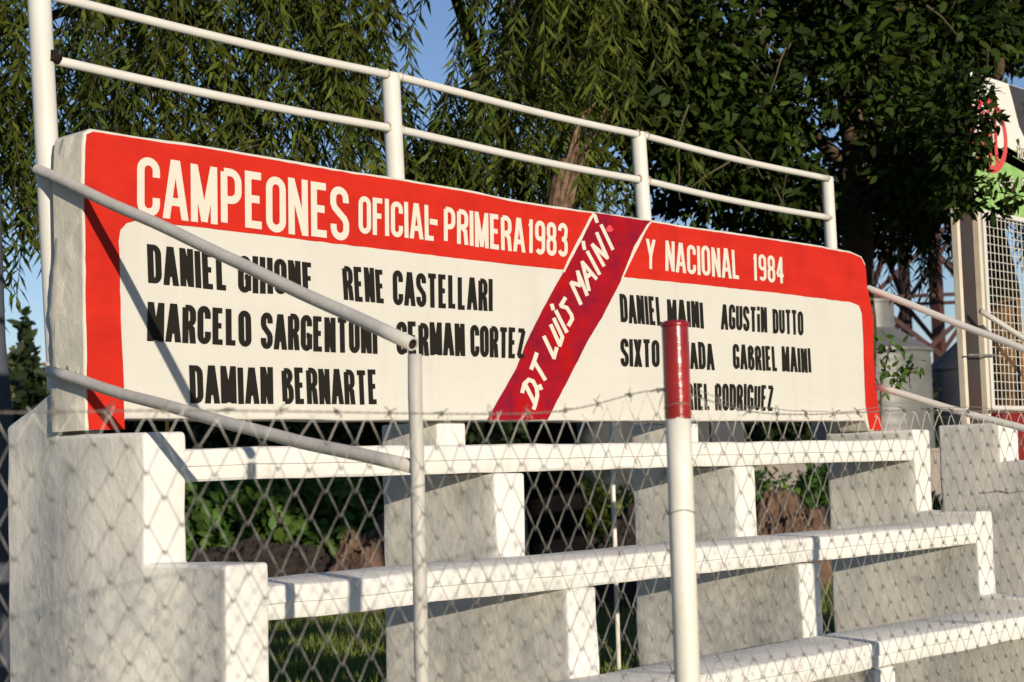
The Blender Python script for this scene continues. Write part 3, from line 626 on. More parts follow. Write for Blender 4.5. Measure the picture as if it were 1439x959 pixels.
# banner
bY = .36
tl, tr, br_, bl = onY(1361, 100, bY), onY(1439, 119, bY), onY(1439, 268, bY), onY(1378, 282, bY)
bx0 = tl.x + .02; bx1 = bx0 + 2.9; bzt = tl.z; bzb = pz1 + .01
bn = empty('banner', (bx0, bY, bzb), 'white and green printed banner with a red ring emblem above the mesh panel', 'banner')
bm = bmesh.new(); box(bm, (bx0, bY, bzb), (bx1, bY+.012, bzt)); from_bm('sheet', bm, BANW, bn)
hh = bzt-bzb
bm = bmesh.new(); vs = [bm.verts.new((bx0+.002, bY-.001, bzb+.002))]
for k in range(120):
    x = bx0+.002 + (bx1-bx0-.004)*k/119
    vs.append(bm.verts.new((x, bY-.001, bzb + hh*(.46 + .10*n1(x*17, 2) + .07*(k % 2)*random.random()))))
vs.append(bm.verts.new((bx1-.002, bY-.001, bzb+.002))); f = bm.faces.new(vs[::-1]); bmesh.ops.triangulate(bm, faces=[f], ngon_method='EAR_CLIP'); from_bm('green_print', bm, BANG, bn)
ec = onY(1390, 190, bY); ro = onY(1412, 190, bY).x - ec.x; bm = bmesh.new()
rz = ec.z - onY(1390, 243, bY).z
def ring(bm, cx_, cz, ra, rb, y, n=40):
    A = [bm.verts.new((cx_+ra*math.cos(t), y, cz+ra*math.sin(t))) for t in np.linspace(0, 2*math.pi, n+1)[:-1]]; B = [bm.verts.new((cx_+rb*math.cos(t), y, cz+rb*math.sin(t))) for t in np.linspace(0, 2*math.pi, n+1)[:-1]]
    for k in range(n): bm.faces.new((A[k], A[(k+1) % n], B[(k+1) % n], B[k]))
ring(bm, ec.x, ec.z, rz, rz*.80, bY-.002)
for k in range(3): box(bm, (ec.x-.10+k*.08, bY-.003, ec.z-.18), (ec.x-.06+k*.08, bY-.0015, ec.z+.16))
from_bm('emblem', bm, BANR, bn)
def ftext(txt, p0, h, m, parent, out=None):
    """sans lettering from stroke glyphs on the banner"""
    LG = {'R': GL['R'], 'o': [(1, [(x, y*.72) for x, y in Op])], 'O': GL['O'], 's': [(0, [(x, y*.72) for x, y in GL['S'][0][1]])], 'c': [(0, [(x, y*.72) for x, y in Cp])],
          'a': [(1, [(x, y*.68) for x, y in Op]), (0, [(1, .72), (1, -.03)])], 'r': [(0, [(0, -.03), (0, .72)]), (0, [(0, .5), (.4, .68), (.9, .68)])], 'C': GL['C'], ' ': []}
    bm = bmesh.new(); x = p0.x
    for c in txt:
        for layer, (th, yy) in enumerate((((.30, .30), bY-.0026), ((.17, .15), bY-.0034))):
            for closed, pts in LG[c]:
                P = [(.08+px*.42, .07+py*.86) for px, py in pts]
                for q in ribbon(P, closed, th[0]*h/h, th[1]):
                    f = bm.faces.new([bm.verts.new((x+a*h, yy - random.random()*.0004, p0.z+b*h)) for a, b in q]); f.normal_update(); f.material_index = 0 if layer == 0 else 1
                    if f.normal.y > 0: f.normal_flip()
        x += h*(.66 if c != ' ' else .4)
    from_bm('lettering', bm, [BAND, LETW], bn, recalc=False)
ftext('Ro', onY(1430, 222, bY), .082, None, None); ftext('Oscar C', onY(1404, 262, bY), .082, None, None)
bm = bmesh.new(); P = [onY(px, py, bY) for px, py in ((1417,116),(1445,122),(1445,205),(1432,178),(1424,145))]  # shadow across the banner corner, painted as a flat dark wedge
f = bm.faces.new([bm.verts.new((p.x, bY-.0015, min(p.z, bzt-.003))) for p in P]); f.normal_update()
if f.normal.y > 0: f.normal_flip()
from_bm('painted_shadow', bm, BAND, bn, recalc=False)

# ------------------------------------------------------------------ vegetation
def leaf_object(name, C, D, Nn, Ln, Wd, m, parent, hexa=False):
    """C centres, D leaf axis, Nn leaf normals, (n,3) arrays"""
    C = np.asarray(C); D = np.asarray(D); Nn = np.asarray(Nn); n = len(C)
    D = D/np.linalg.norm(D, axis=1)[:, None]; S = np.cross(D, Nn); S /= (np.linalg.norm(S, axis=1)[:, None]+1e-9); U = np.cross(S, D)
    Ln = np.broadcast_to(Ln, (n,))[:, None]; Wd = np.broadcast_to(Wd, (n,))[:, None]
    if hexa:
        k = 6; vs = np.stack([C, C+D*Ln*.30+S*Wd*.46-U*Wd*.05, C+D*Ln*.68+S*Wd*.36-U*Wd*.10, C+D*Ln-U*Ln*.14, C+D*Ln*.68-S*Wd*.36-U*Wd*.10, C+D*Ln*.30-S*Wd*.46-U*Wd*.05], 1)
    else:
        k = 4; vs = np.stack([C, C+D*Ln*.42+S*Wd*.5, C+D*Ln-U*Ln*.12, C+D*Ln*.42-S*Wd*.5], 1)
    me = bpy.data.meshes.new(name); me.vertices.add(n*k); me.vertices.foreach_set('co', vs.reshape(-1).astype(np.float32))
    me.loops.add(n*k); me.loops.foreach_set('vertex_index', np.arange(n*k, dtype=np.int32))
    me.polygons.add(n); me.polygons.foreach_set('loop_start', np.arange(0, n*k, k, dtype=np.int32)); me.polygons.foreach_set('loop_total', np.full(n, k, dtype=np.int32))
    me.update(calc_edges=True); me.validate()
    return link(name, me, m, parent)
def rv(n, s=1.): return rng.normal(0, s, (n, 3))
def limb(bm, pts, r0_, r1_, n=8, wob=.0):
    P = [Vector(p) for p in pts]; Q = []; rs = []
    for i in range(len(P)-1):
        for k in range(5):
            t = (i+k/5)/(len(P)-1); p = P[i].lerp(P[i+1], k/5); Q.append(p + noise.noise_vector(p*2.3)*wob); rs.append(r0_+(r1_-r0_)*t)
    Q.append(P[-1]); rs.append(r1_); tube(bm, Q, 1, n, rs=rs)

def strands(points, lmin, lmax, per, llen, lwid, seed, droop=1.):
    """hanging willow branchlets: returns leaf arrays and twig polylines"""
    C = []; D = []; Nn = []; tw = []
    for p in points:
        ln = random.uniform(lmin, lmax); az = random.uniform(0, 6.28); out = Vector((math.cos(az), math.sin(az), 0))
        sp = random.uniform(.3, 1.1)/droop; P = []; k = max(4, int(ln*per)); swing = random.uniform(0, 6.28)
        for i in range(k):
            t = i/(k-1); q = Vector(p) + out*sp*ln*(1-(1-t)**2)*.6 + Vector((0, 0, -ln*t**1.25 + .12*ln*math.sin(t*1.6)))
            q += Vector((math.cos(swing+3*t), math.sin(swing+3*t), 0))*.03*t; P.append(q)
            td = (P[i]-P[i-1]).normalized() if i else Vector((0, 0, -1))
            a = i*2.4+swing; sdv = Vector((math.cos(a), math.sin(a), random.uniform(-.5, .1)))
            d = (td*.6 + sdv*random.uniform(.4, 1.0) + Vector((0, 0, -.15))); C.append(q); D.append(d); Nn.append(Vector((random.gauss(0, 1), random.gauss(0, 1), random.gauss(0, .6)+.3)))
        tw.append(P[::max(1, k//6)] + [P[-1]])
    return np.array(C), np.array(D), np.array(Nn), tw
def twigs_mesh(tw, r, name, m, parent):
    V.clear(); Fc.clear()
    for P in tw: wire([Vector(p) for p in P], r, 3)
    me = bpy.data.meshes.new(name); me.from_pydata(V, [], Fc); return link(name, me, m, parent)

# --- willow behind the left half
base = at(782, 1000, 9.2); base.z = GZ
wil = empty('willow_tree', base, 'weeping willow with narrow hanging leaves and a broken splintered trunk behind the sign', 'tree')
bm = bmesh.new()
limb(bm, [base + Vector((0,0,-.1)), at(780, 700, 9.2), at(778, 600, 9.2), at(782, 430, 9.2), at(783, 330, 9.2)], .19, .085, 12, .05)
limb(bm, [at(782, 560, 9.2), at(640, 330, 10.2), at(480, 120, 10.4), at(330, -120, 10.2)], .10, .05, 8, .08)
limb(bm, [at(780, 420, 9.3), at(700, 160, 10.2), at(652, 40, 10.4), at(615, -120, 10.6)], .055, .035, 8, .05)
limb(bm, [at(480, 120, 10.4), at(280, 30, 10.0), at(90, 20, 9.6), at(-40, 60, 9.4)], .05, .02, 7, .08)
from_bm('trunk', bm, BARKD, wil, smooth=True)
# splintered stub
bm = bmesh.new()
limb(bm, [at(x, y, 9.21) for x, y in ((782,330),(785,290),(791,255),(798,228))], .088, .050, 12, .02)
for k in range(16):      # long torn splinters round the break, the longest leaning right
    a0 = 6.28*k/16; x0 = 793 + 10*math.cos(a0) + random.uniform(-2, 2); y0_ = 262 + random.uniform(-8, 14); L0 = random.uniform(18, 62) if k else 118
    ex = x0 + L0*(.30 if k else .44) + random.uniform(-3, 3); ey = y0_ - L0
    d0 = 9.2 + .045*math.sin(a0)
    tube(bm, [at(x0-5, y0_+26, d0), at(x0, y0_, d0), at((x0+ex)/2 - (3 if not k else 0), (y0_+ey)/2, d0), at(ex, ey, d0)], 1, 4, rs=[.018, .020, .013 if k else .017, .0015])
tube(bm, [at(800, 232, 9.19), at(809, 192, 9.19), at(820, 164, 9.19), at(845, 135, 9.19)], 1, 5, rs=[.036, .028, .018, .001])
for v in bm.verts: v.co += noise.noise_vector(Vector((v.co.x*30, v.co.y*30, v.co.z*6)))*.009
from_bm('broken_limb', bm, WOOD, wil)
def dens_w(u, v):
    d = 1.
    if u < 50: d *= .40 if v < 330 else .2
    if v > 430: d *= .35
    if 735 < u < 860 and v > -120: d *= .15
    if 540 < u < 672 and v < 190: d *= .05
    if 0 < u < 130 and -60 < v < 40: d *= .3
    if 30 < u < 70 and v > 350: d *= .3
    if 650 < u < 720 and v < 60: d *= .5
    return d
def fill(n, ulo, uhi, vlo, vhi, dlo, dhi, dens):
    out = []
    while len(out) < n:
        u, v, d = random.uniform(ulo, uhi), random.uniform(vlo, vhi), random.uniform(dlo, dhi)
        if random.random() < dens(u, v)*(.12+1.6*max(0, .42+noise.noise(Vector((u*.012, v*.010, d*.9))))): out.append(at(u, v, d))
    return out
pts = fill(880, -80, 760, -330, 225, 8.8, 11.2, dens_w)
pts += fill(60, -40, 60, -60, 300, 8.8, 10., lambda u, v: 1.)
pts += fill(110, 690, 900, -260, 130, 8.6, 10.5, lambda u, v: .10 if 748 < u < 852 and v > -150 else 1.)
pts += fill(120, 555, 860, 110, 245, 9.5, 11., lambda u, v: 1. if v > 150 or u > 660 else .3)
pts += fill(45, 720, 880, -200, 150, 9.7, 10.8, lambda u, v: 1.)
C, D, Nn, tw = strands(pts, .35, .95, 46, .1, .015, 3)
leaf_object('crown', C, D, Nn, rng.uniform(.085, .155, len(C)), rng.uniform(.015, .028, len(C)), WILLOW, wil)
twigs_mesh(tw, .0028, 'branchlets', TWIG, wil)

# --- broadleaf tree behind the right half
def clumps(cl, n, seed=0):
    """leaf centres spread over the shells of ellipsoids"""
    C = []; D = []; Nn = []
    tot = sum(c[3]**2 for c in cl)
    for (u, v, d, r, *q) in cl:
        k = int(n*r*r/tot); c = np.array(at(u, v, d)); sp = rv(k); sp /= np.linalg.norm(sp, axis=1)[:, None]
        rad = r*(.25+.85*rng.random((k, 1))**.6)
        p = c + sp*rad*np.array([1.15, 1.15, .85])
        C.append(p); D.append(sp*.6 + rv(k, .6) + np.array([0, 0, -.35])); Nn.append(rv(k, .7) + np.array([-.2, -.5, .5]))
    return np.concatenate(C), np.concatenate(D), np.concatenate(Nn)
tb = at(1205, 800, 12.0); tb.z = GZ
brd = empty('broadleaf_tree', tb, 'dark broad leaved tree with a dense crown behind the right half of the sign', 'tree')
bm = bmesh.new()
limb(bm, [tb + Vector((0,0,-.1)), at(1203, 470, 12.0), at(1206, 350, 12.0), at(1204, 250, 12.0), at(1196, 120, 12.0), at(1175, -40, 12.1)], .15, .085, 12, .03)
limb(bm, [at(1205, 330, 12.), at(1255, 330-50, 12.1), at(1330, 150, 12.), at(1390, 60, 11.8), at(1450, -40, 11.8)], .035, .02, 7, .05)
limb(bm, [at(1204, 250, 12.), at(1120, 170, 12.2), at(1000, 60, 12.2), at(900, -60, 12.3)], .06, .03, 7, .05)
limb(bm, [at(1208, 385, 12.), at(1228, 350, 12.), at(1245, 318, 11.9), at(1262, 290, 11.8)], .022, .012, 6, .03)
limb(bm, [at(1407, 20, 11.8), at(1404, 70, 11.8), at(1400, 112, 11.8)], .05, .045, 8, .02)
for pl in ([(1200,150),(1120,95),(1040,70),(960,20)], [(1190,60),(1260,10),(1330,20)], [(1204,220),(1285,190),(1330,205)], [(1120,170),(1060,190),(1010,185)], [(1000,60),(960,110),(920,130)], [(1060,120),(1075,60),(1070,0)]):
    limb(bm, [at(u, v, 11.2 if k else 12.) for k, (u, v) in enumerate(pl)], .026, .008, 6, .06)
from_bm('trunk', bm, BARK, brd, smooth=True)
cl = []
for _ in range(150):
    u = random.uniform(800, 1480); v = random.uniform(-120, 300)
    if v > 150 + max(0, (u-800))*.27: continue
    if u < 900 and v > 120: continue
    if 960 < u < 1010 and 60 < v < 120: continue
    if u > 1350 and v > 60: continue
    if 1120 < u < 1285 and v > 165: continue
    if noise.noise(Vector((u*.010, v*.013, 5.5))) < -.22: continue
    cl.append((u, v, random.uniform(10.9, 13.2), random.uniform(.28, .55)))
for (u, v) in ((905,175),(960,200),(1010,230),(1060,250),(1110,275),(1140,300),(870,130),(1240,240),(1280,215),(1310,170),(1260,160),(1330,235),(1300,260),(1245,300),(1020,270),(1095,310),(940,250)):
    cl.append((u, v, random.uniform(12.7, 13.3) if 1120 < u < 1285 else random.uniform(10.8, 12.), random.uniform(.30, .42)))
C, D, Nn = clumps(cl, 56000)
leaf_object('crown', C, D, Nn, rng.uniform(.06, .13, len(C)), rng.uniform(.030, .062, len(C)), BROAD, brd, True)
for _ in range(90):
    u, v = random.uniform(830, 1420), random.uniform(-20, 320)
    if v > 170+max(0, (u-800))*.27 or (u > 1340 and v > 80): continue
    d = random.uniform(10.6, 12.); a = at(u, v, d); b = a + Vector((random.uniform(-.3, .3), random.uniform(-.2, .2), random.uniform(-.35, .05)))
    bm = bmesh.new(); limb(bm, [a, a.lerp(b, .5) + Vector((0, 0, random.uniform(-.03, .05))), b], .008, .003, 5, .03)
    from_bm('twig', bm, TWIG, brd)
# leafy bough in front of the banner
C, D, Nn = clumps([(1388,128,8.7,.05),(1378,160,8.7,.07),(1396,170,8.7,.04),(1385,218,8.75,.045),(1352,215,8.8,.11),(1358,255,8.8,.09),(1400,258,8.75,.04),(1428,280,8.7,.05),(1400,290,8.8,.06),(1345,120,8.8,.12),(1345,190,8.8,.13),(1330,150,8.9,.14),(1345,280,8.9,.10)], 1250)
leaf_object('bough', C, D, Nn, rng.uniform(.05, .095, len(C)), rng.uniform(.02, .035, len(C)), BROAD, brd, True)

# --- second willow at far right: leaning orange brown trunk behind the mesh, hanging sprays
tb2 = at(1425, 700, 13.); tb2.z = GZ
w2 = empty('willow_tree', tb2, 'smaller willow with a leaning orange brown trunk seen through the mesh panel', 'tree')
bm = bmesh.new(); limb(bm, [tb2 + Vector((0,0,-.1)), at(1424, 560, 13.), at(1415, 480, 13.), at(1404, 400, 13.), at(1388, 330, 13.), at(1360, 240, 13.)], .17, .12, 10, .04)
from_bm('trunk', bm, mat('orange_bark', (.24,.12,.045), .9, .1, (.10,.06,.03), 7, .9, 1., 20), w2, smooth=True)
pts = fill(70, 1225, 1345, 180, 335, 13., 15., lambda u, v: 1. if u > 1268 or v < 250 else .15) + fill(40, 1380, 1460, 230, 300, 12.6, 14., lambda u, v: 1.)
C, D, Nn, tw = strands(pts, .35, .75, 40, .1, .015, 4)
leaf_object('crown', C, D, Nn, rng.uniform(.09, .15, len(C)), rng.uniform(.014, .022, len(C)), BROAD, w2)
twigs_mesh(tw, .003, 'branchlets', TWIG, w2)

# --- leafy sapling beside the right end of the sign
sp = at(1236, 700, 9.6); sp.z = GZ
sap = empty('sapling', sp, 'young leafy shoot sticking out just past the right end of the sign', 'sapling')
bm = bmesh.new(); limb(bm, [sp, at(1235, 620, 9.6), at(1238, 540, 9.6), at(1252, 480, 9.6)], .012, .005, 6, .01); limb(bm, [at(1237, 560, 9.6), at(1262, 532, 9.6), at(1288, 517, 9.6)], .006, .003, 5, .01)
from_bm('stem', bm, TWIG, sap)
C, D, Nn = clumps([(1245,480,9.6,.05),(1262,490,9.6,.04),(1250,500,9.6,.04),(1250,520,9.6,.06),(1272,518,9.6,.05),(1285,512,9.6,.05),(1255,535,9.6,.05),(1236,550,9.6,.05),(1275,535,9.6,.03)], 85)
leaf_object('leaves', C, D, Nn, rng.uniform(.045, .075, len(C)), rng.uniform(.025, .038, len(C)), BUSHM, sap, True)

# --- hedge, bushes, far trees, seen below and beside the sign
def mound_pts(u0, u1, z0, z1, d0, d1, n, flat=0.):
    P = []
    while len(P) < n:
        u, d, z = random.uniform(u0, u1), random.uniform(d0, d1), random.uniform(z0, z1)
        q = at(u, 700, d); top = z0 + (z1-z0)*(.72+.5*noise.noise(Vector((u*.02, d*.7, 1.7))))
        if z < top: P.append((q.x, q.y, z))
    return np.array(P)
def bush(name, label, cat, u0, u1, z1, d0, d1, n, m, ll, lw, group=None, z0=GZ):
    P = mound_pts(u0, u1, z0, z1, d0, d1, n); c = P.mean(0)
    t = empty(name, (c[0], c[1], GZ), label, cat, group); k = len(P)
    leaf_object('foliage', P, rv(k) + np.array([0, 0, .3]), rv(k, .7) + np.array([-.2, -.4, .6]), rng.uniform(ll*.7, ll*1.3, k), rng.uniform(lw*.7, lw*1.3, k), m, t, True)
    bm = bmesh.new()
    for j in range(7):
        a = Vector((c[0], c[1], GZ)) + Vector((random.uniform(-.3, .3), random.uniform(-.3, .3), 0)); b = Vector(P[random.randrange(k)]); b.z = max(b.z, GZ+.4); limb(bm, [a, a.lerp(b, .6) + Vector((0, 0, .1)), b], .02, .006, 5, .05)
    from_bm('stems', bm, BARKD, t); return t
bush('hedge', 'tall dark hedge seen under the left part of the sign', 'hedge', 30, 700, 2.6, 25, 28, 26000, HEDGE, .24, .14)
bush('bush', 'bright green leafy bush left of the willow trunk behind the bleacher', 'bush', 150, 410, .15, 20.5, 23, 6500, BUSHM, .19, .12, 'bushes behind the bleacher')
bush('bush', 'green leafy bush beside the brown dirt heap behind the bleacher', 'bush', 390, 570, .05, 21, 23.5, 5200, BUSHM, .19, .12, 'bushes behind the bleacher')
bush('far_tree', 'small sunlit tree standing far off beyond the left end of the wall', 'tree', -40, 70, 3.4, 30, 33, 14000, mat('far_leaf', (.10,.115,.04), .6, .2, (.06,.075,.025), .5, .7, island=.4, trans=.2), .15, .08)
bush('far_palm_bush', 'spiky green bush seen beside the grey silo roof', 'bush', 1265, 1312, 3.0, 44, 46, 2500, HEDGE, .5, .09)
bush('shrub', 'low green shrub beyond the reddish dirt mound', 'shrub', 1040, 1180, -.05, 23, 25, 4500, BUSHM, .17, .06)
bush('weed_patch', 'sunlit yellow green weeds growing before the grey shed', 'weeds', 808, 905, -.40, 25, 27, 4200, mat('weed_leaf', (.15,.19,.03), .6, .1, (.10,.13,.025), 1., .7, island=.4, trans=.25), .22, .05)
bush('shrub', 'low dark shrub beyond the right end pier of the bleacher', 'shrub', 1290, 1385, -.70, 21, 23, 4000, HEDGE, .13, .06)

def heap(name, label, px, d, wx, wy, h, m, seed, cat='dirt mound'):
    c = at(px, 800, d); bm = bmesh.new(); n = 70
    gv = [[None]*n for _ in range(n)]
    for i in range(n):
        for j in range(n):
            a, b = (i/(n-1)*2-1), (j/(n-1)*2-1); rr2 = min(1, a*a+b*b); e = max(0, 1-rr2)**.8
            z = GZ - .05 + h*e*(.85+.35*noise.noise(Vector((a*2.2+seed, b*2.2, seed)))) + e*.10*noise.noise(Vector((a*7, b*7, seed))) + e*.09*noise.noise(Vector((a*15, b*15, seed))) + e*.06*noise.noise(Vector((a*34, b*34, seed)))
            q = c + wx*a*Vector((rt.x, rt.y, 0)) + wy*b*Vector((fw.x, fw.y, 0)); gv[i][j] = bm.verts.new((q.x, q.y, z))
    for i in range(n-1):
        for j in range(n-1): bm.faces.new((gv[i][j], gv[i+1][j], gv[i+1][j+1], gv[i][j+1]))
    o = from_bm(name, bm, m); c.z = GZ
    o.data.transform(Matrix.Translation(-c)); o.location = c
    return tag(o, label, cat)
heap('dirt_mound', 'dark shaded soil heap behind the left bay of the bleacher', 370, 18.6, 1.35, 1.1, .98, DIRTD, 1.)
heap('dirt_mound', 'brown crumbly dirt heap beside the second bleacher pier', 530, 18.2, .75, .8, 1.12, DIRT, 4.)
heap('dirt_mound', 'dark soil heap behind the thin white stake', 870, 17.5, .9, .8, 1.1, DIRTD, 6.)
heap('dirt_mound', 'reddish dirt mound seen through the right bay of the bleacher', 1115, 20, 1.05, .9, 1.25, DIRT, 8.)
heap('dirt_mound', 'low reddish dirt mound past the right end pier', 1340, 18.5, 1.2, .9, .45, DIRT, 11.)

# far wood on the horizon (one mass)
n = 30000
U = rng.uniform(-250, 1700, n); P = np.array([at(u, 700, d) for u, d in zip(U, rng.uniform(75, 85, n))])
for i in range(n): P[i, 2] = GZ + (random.random()**.8)*(3.6 + 1.3*noise.noise(Vector((U[i]*.013, 3.3, 0))) + .8*noise.noise(Vector((U[i]*.06, 1.3, 0))))
fwd = leaf_object('far_wood', P, rv(n), rv(n), rng.uniform(.5, 1.0, n), rng.uniform(.35, .7, n), HEDGE, None, True)
tag(fwd, 'far dark line of trees on the horizon', 'wood', kind='stuff')
# tree added out of view: its crown shades the tree behind the sign
C = []; 
t0 = Vector((6.3, -15.5, GZ)); st = empty('added_shade_tree', t0, 'tall leafy tree added out of view to shade the tree behind the sign', 'tree')
bm = bmesh.new(); limb(bm, [t0, t0 + Vector((.1, 0, 3)), t0 + Vector((0, .2, 6)), t0 + Vector((.1, 0, 9))], .25, .08, 10, .1); from_bm('trunk', bm, BARK, st, smooth=True)  # trunk of the added tree
P = []
for _ in range(60):
    c = t0 + Vector((random.uniform(-3.2, 5.0), random.uniform(-1.5, 1.5), random.uniform(6.6, 12.5))); r_ = random.uniform(.5, 1.0)
    q = rv(160); q /= np.linalg.norm(q, axis=1)[:, None]; P.append(np.array(c) + q*r_*rng.random((160, 1))**.5)
P = np.concatenate(P); k = len(P); leaf_object('crown', P, rv(k), rv(k), rng.uniform(.22, .40, k), rng.uniform(.14, .24, k), BROAD, st, True)

# grass (nobody could count it)
n = 42000
U = rng.uniform(150, 1500, n); Dd = 7.2 + 14*rng.random(n)**1.4; P = np.array([at(u, 700, d) for u, d in zip(U, Dd)]); P[:, 2] = GZ
keep = P[:, 1] > .8; P = P[keep]; k = len(P)
gr = leaf_object('grass', P, rv(k, .35) + np.array([0, 0, 1.]), rv(k), rng.uniform(.05, .17, k), rng.uniform(.008, .016, k), GRASS, None)
tag(gr, 'short green grass growing behind the bleacher', 'grass', kind='stuff')

# ------------------------------------------------------------------ background structures
def lathe(bm, prof, c, n=40):
    rings = [[bm.verts.new((c.x+r*math.cos(2*math.pi*k/n), c.y+r*math.sin(2*math.pi*k/n), z)) for k in range(n)] for r, z in prof]
    for a, b in zip(rings, rings[1:]):
        for k in range(n): bm.faces.new((a[k], a[(k+1) % n], b[(k+1) % n], b[k]))
    bm.faces.new(rings[0][::-1]); bm.faces.new(rings[-1])
def silo(px, d, half_px, eave_py, apex_py, neck_px, top_py, label, m, ribs=True):
    s = d/F; r = half_px*s; c = at(px, 600, d); ze = at(px, eave_py, d).z; za = at(px, apex_py, d).z; c.z = GZ
    t = empty('grain_silo', c, label, 'silo', 'grain silos beyond the bleacher')
    bm = bmesh.new(); pr = []; z = GZ
    while z < ze: pr += [(r, z), (r*1.006, z+.05), (r, z+.1)]; z += .25
    pr.append((r, ze)); lathe(bm, pr, c); from_bm('body', bm, m, t, smooth=True)
    bm = bmesh.new(); lathe(bm, [(r*1.04, ze+.002), (r*1.04, ze+.06), (neck_px*s, za)], c); o = from_bm('roof', bm, m, t, smooth=True); o.data.set_sharp_from_angle(angle=R(30))
    zt = at(px, top_py, d).z; bm = bmesh.new(); lathe(bm, [(neck_px*s*.97, za-.05), (neck_px*s*.97, zt), (neck_px*s*1.05, zt+.01), (neck_px*s*1.05, zt+.08)], c); o = from_bm('cap', bm, m, t, smooth=True); o.data.set_sharp_from_angle(angle=R(30))
silo(1226, 38, 84, 497, 462, 38, 427, 'grey grain silo with cone roof and round cap right beside the sign', SILO)
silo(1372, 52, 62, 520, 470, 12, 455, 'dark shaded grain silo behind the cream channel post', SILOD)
tw_ = empty('lattice_tower', at(1318, 700, 60).xy.to_3d() + Vector((0, 0, GZ)), 'dark red steel lattice tower rising between the two silos', 'tower')
bm = bmesh.new(); cT = at(1312, 600, 60); e1 = Vector((rt.x, rt.y, 0)).normalized(); e2 = Vector((fw.x, fw.y, 0)).normalized()
cs = [cT + e1*a + e2*b for a, b in ((-2.3,-.6),(1.9,-1.3),(2.4,1.9),(-.25,2.4))]
for q in cs:
    q.z = 0
z = GZ; lv = []
while z < 20: lv.append(z); z += 3.7
for q in cs: bar(bm, (q.x, q.y, GZ), (q.x, q.y, 20), .34)
from_bm('leg', bm, STEELD, tw_)
bm = bmesh.new()
for a, b in zip(lv, lv[1:]):
    for i in range(4):
        p, q = cs[i], cs[(i+1) % 4]; off = Vector((0, 0, 0))
        bar(bm, (p.x, p.y, a), (q.x, q.y, b), .17); bar(bm, (q.x+.09, q.y+.09, a), (p.x+.09, p.y+.09, b), .17); bar(bm, (p.x, p.y, b+.02), (q.x, q.y, b+.02), .13)
from_bm('bracing', bm, REDST, tw_)
bm = bmesh.new(); q = cT + e1*.35; bar(bm, (q.x, q.y, GZ), (q.x, q.y, 19), .36); from_bm('conveyor_pipe', bm, REDST, tw_)
# shed, dark doorway, low wall
sh = empty('shed', at(930, 650, 34).xy.to_3d() + Vector((0, 0, GZ)), 'grey metal shed with ribbed walls behind the middle of the bleacher', 'shed')
bm = bmesh.new(); a = at(806, 640, 34); b = at(1048, 640, 34); dv = (b-a); dv.z = 0; ln = dv.length; dv.normalize(); nv = Vector((-dv.y, dv.x, 0))
kk = int(ln/.25)
prof = []
for i in range(kk+1):
    o = .0 if i % 2 else .05; prof.append(a + dv*(ln*i/kk) + nv*o)
zt = 1.4
lo = [bm.verts.new((p.x, p.y, GZ)) for p in prof]; hi = [bm.verts.new((p.x, p.y, zt)) for p in prof]
for i in range(kk): bm.faces.new((lo[i], lo[i+1], hi[i+1], hi[i]))
back = [bm.verts.new((p.x+nv.x*4, p.y+nv.y*4, z)) for p in (prof[0], prof[-1]) for z in (GZ, zt)]
bm.faces.new((lo[0], hi[0], back[1], back[0])); bm.faces.new((lo[-1], back[2], back[3], hi[-1])); bm.faces.new((back[0], back[1], back[3], back[2]))
from_bm('wall', bm, SHED, sh)
bm = bmesh.new(); q = [a-dv*.3-nv*.3, b+dv*.3-nv*.3, b+dv*.3+nv*4.3, a-dv*.3+nv*4.3]
A = [bm.verts.new((p.x, p.y, zt+.01)) for p in q]; m1 = (q[0]+q[3])/2; m2 = (q[1]+q[2])/2; B = [bm.verts.new((m1.x, m1.y, zt+1.)), bm.verts.new((m2.x, m2.y, zt+1.))]
bm.faces.new(A[::-1]); bm.faces.new((A[0], A[1], B[1], B[0])); bm.faces.new((A[2], A[3], B[0], B[1])); bm.faces.new((A[1], A[2], B[1])); bm.faces.new((A[3], A[0], B[0]))
from_bm('roof', bm, SHED, sh)
bm = bmesh.new(); p0 = at(1000, 640, 34) - nv*.02; p1 = at(1046, 640, 34) - nv*.02
vs = [bm.verts.new((p.x, p.y, z)) for p, z in ((p0, GZ), (p1, GZ), (p1, .9), (p0, .9))]; bm.faces.new(vs)
r_ = bmesh.ops.extrude_face_region(bm, geom=bm.faces[:]); bmesh.ops.translate(bm, verts=[v for v in r_['geom'] if isinstance(v, bmesh.types.BMVert)], vec=-nv*.05)
from_bm('door', bm, SILOD, sh)
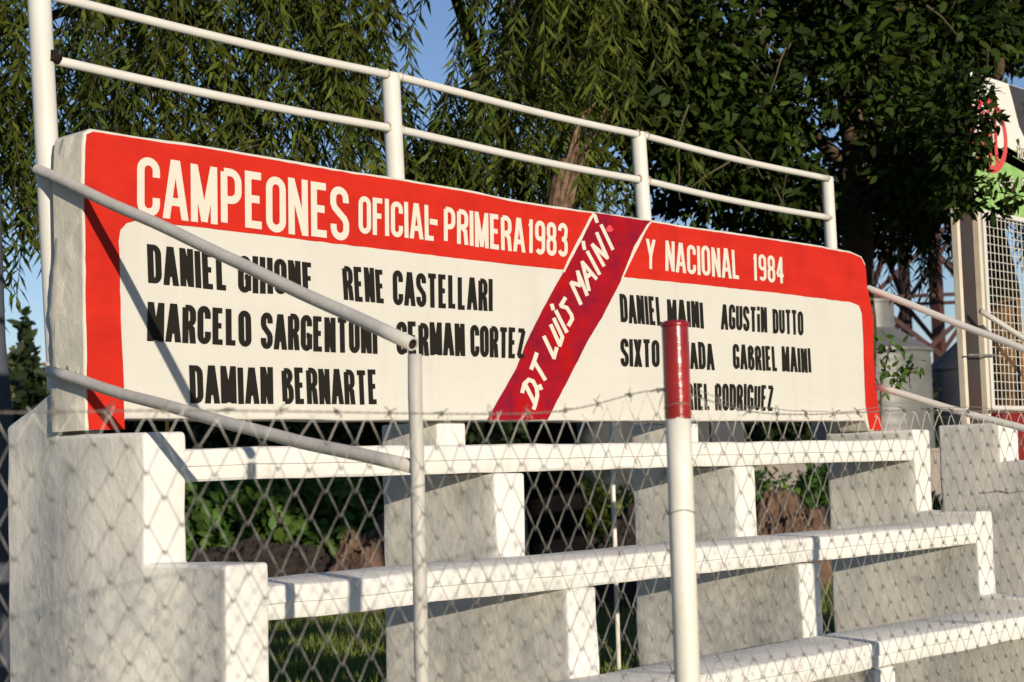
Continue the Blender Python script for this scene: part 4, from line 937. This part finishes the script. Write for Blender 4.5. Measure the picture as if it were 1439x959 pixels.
lw = empty('boundary_wall', at(1200, 660, 27).xy.to_3d() + Vector((0, 0, GZ)), 'pale low boundary wall running behind the right bays of the bleacher', 'wall')
bm = bmesh.new(); a = at(1045, 640, 27); b = at(1480, 640, 27)
dv = Vector((b.x-a.x, b.y-a.y, 0)).normalized(); nv = Vector((-dv.y, dv.x, 0)); zt = at(1200, 638, 27).z
for (p, q, h, z0, off) in ((a, b, zt, GZ-.1, 0), (a, b, zt+.06, zt+.001, -.03)):
    q4 = [p + nv*off, q + nv*off, q + nv*(.15-off), p + nv*(.15-off)]
    A = [bm.verts.new((v.x, v.y, z0)) for v in q4]; B = [bm.verts.new((v.x, v.y, h)) for v in q4]
    for k in range(4): bm.faces.new((A[k], A[(k+1) % 4], B[(k+1) % 4], B[k]))
    bm.faces.new(A[::-1]); bm.faces.new(B)
from_bm('wall', bm, LOWW, lw)
# thin white stake, yellow stake, dark pole at left edge
def stake(name, px, d, z1, rad, m, label, cat, lean=0.):
    p = at(px, 700, d); bm = bmesh.new(); tube(bm, [(0, 0, -.1), (lean*.5, 0, (z1-GZ)*.5), (lean, 0, z1-GZ-.01), (lean, 0, z1-GZ)], rad, 12, rs=[rad, rad, rad, rad*.8])
    o = from_bm(name, bm, m, smooth=True); o.location = (p.x, p.y, GZ); return tag(o, label, cat)
stake('stake', 862, 9.0, .1, .013, POSTW, 'thin white metal stake seen through the middle bay of the bleacher', 'stake')
stake('stake', 236, 9.0, .3, .010, YEL, 'thin yellow stake in the gap under the left end of the sign', 'stake')
pp = at(-4, 700, 8.0); bm = bmesh.new()
tube(bm, [Vector((at(u, v, 8.0).x, at(u, v, 8.0).y, at(u, v, 8.0).z)) for u, v in ((-10, 1130), (-6, 959), (-7, 800), (-8, 600), (-13, 540), (-18, 480), (-22, 350), (-28, 150), (-33, 0), (-40, -200))], .095, 16, rs=[.098, .094, .092, .092, .091, .088, .086, .084, .082, .08])
o = from_bm('utility_pole', bm, POLE, smooth=True); pp.z = GZ; o.data.transform(Matrix.Translation(-pp)); o.location = pp
tag(o, 'dark shaded pole at the left edge beyond the chain link fence', 'pole')
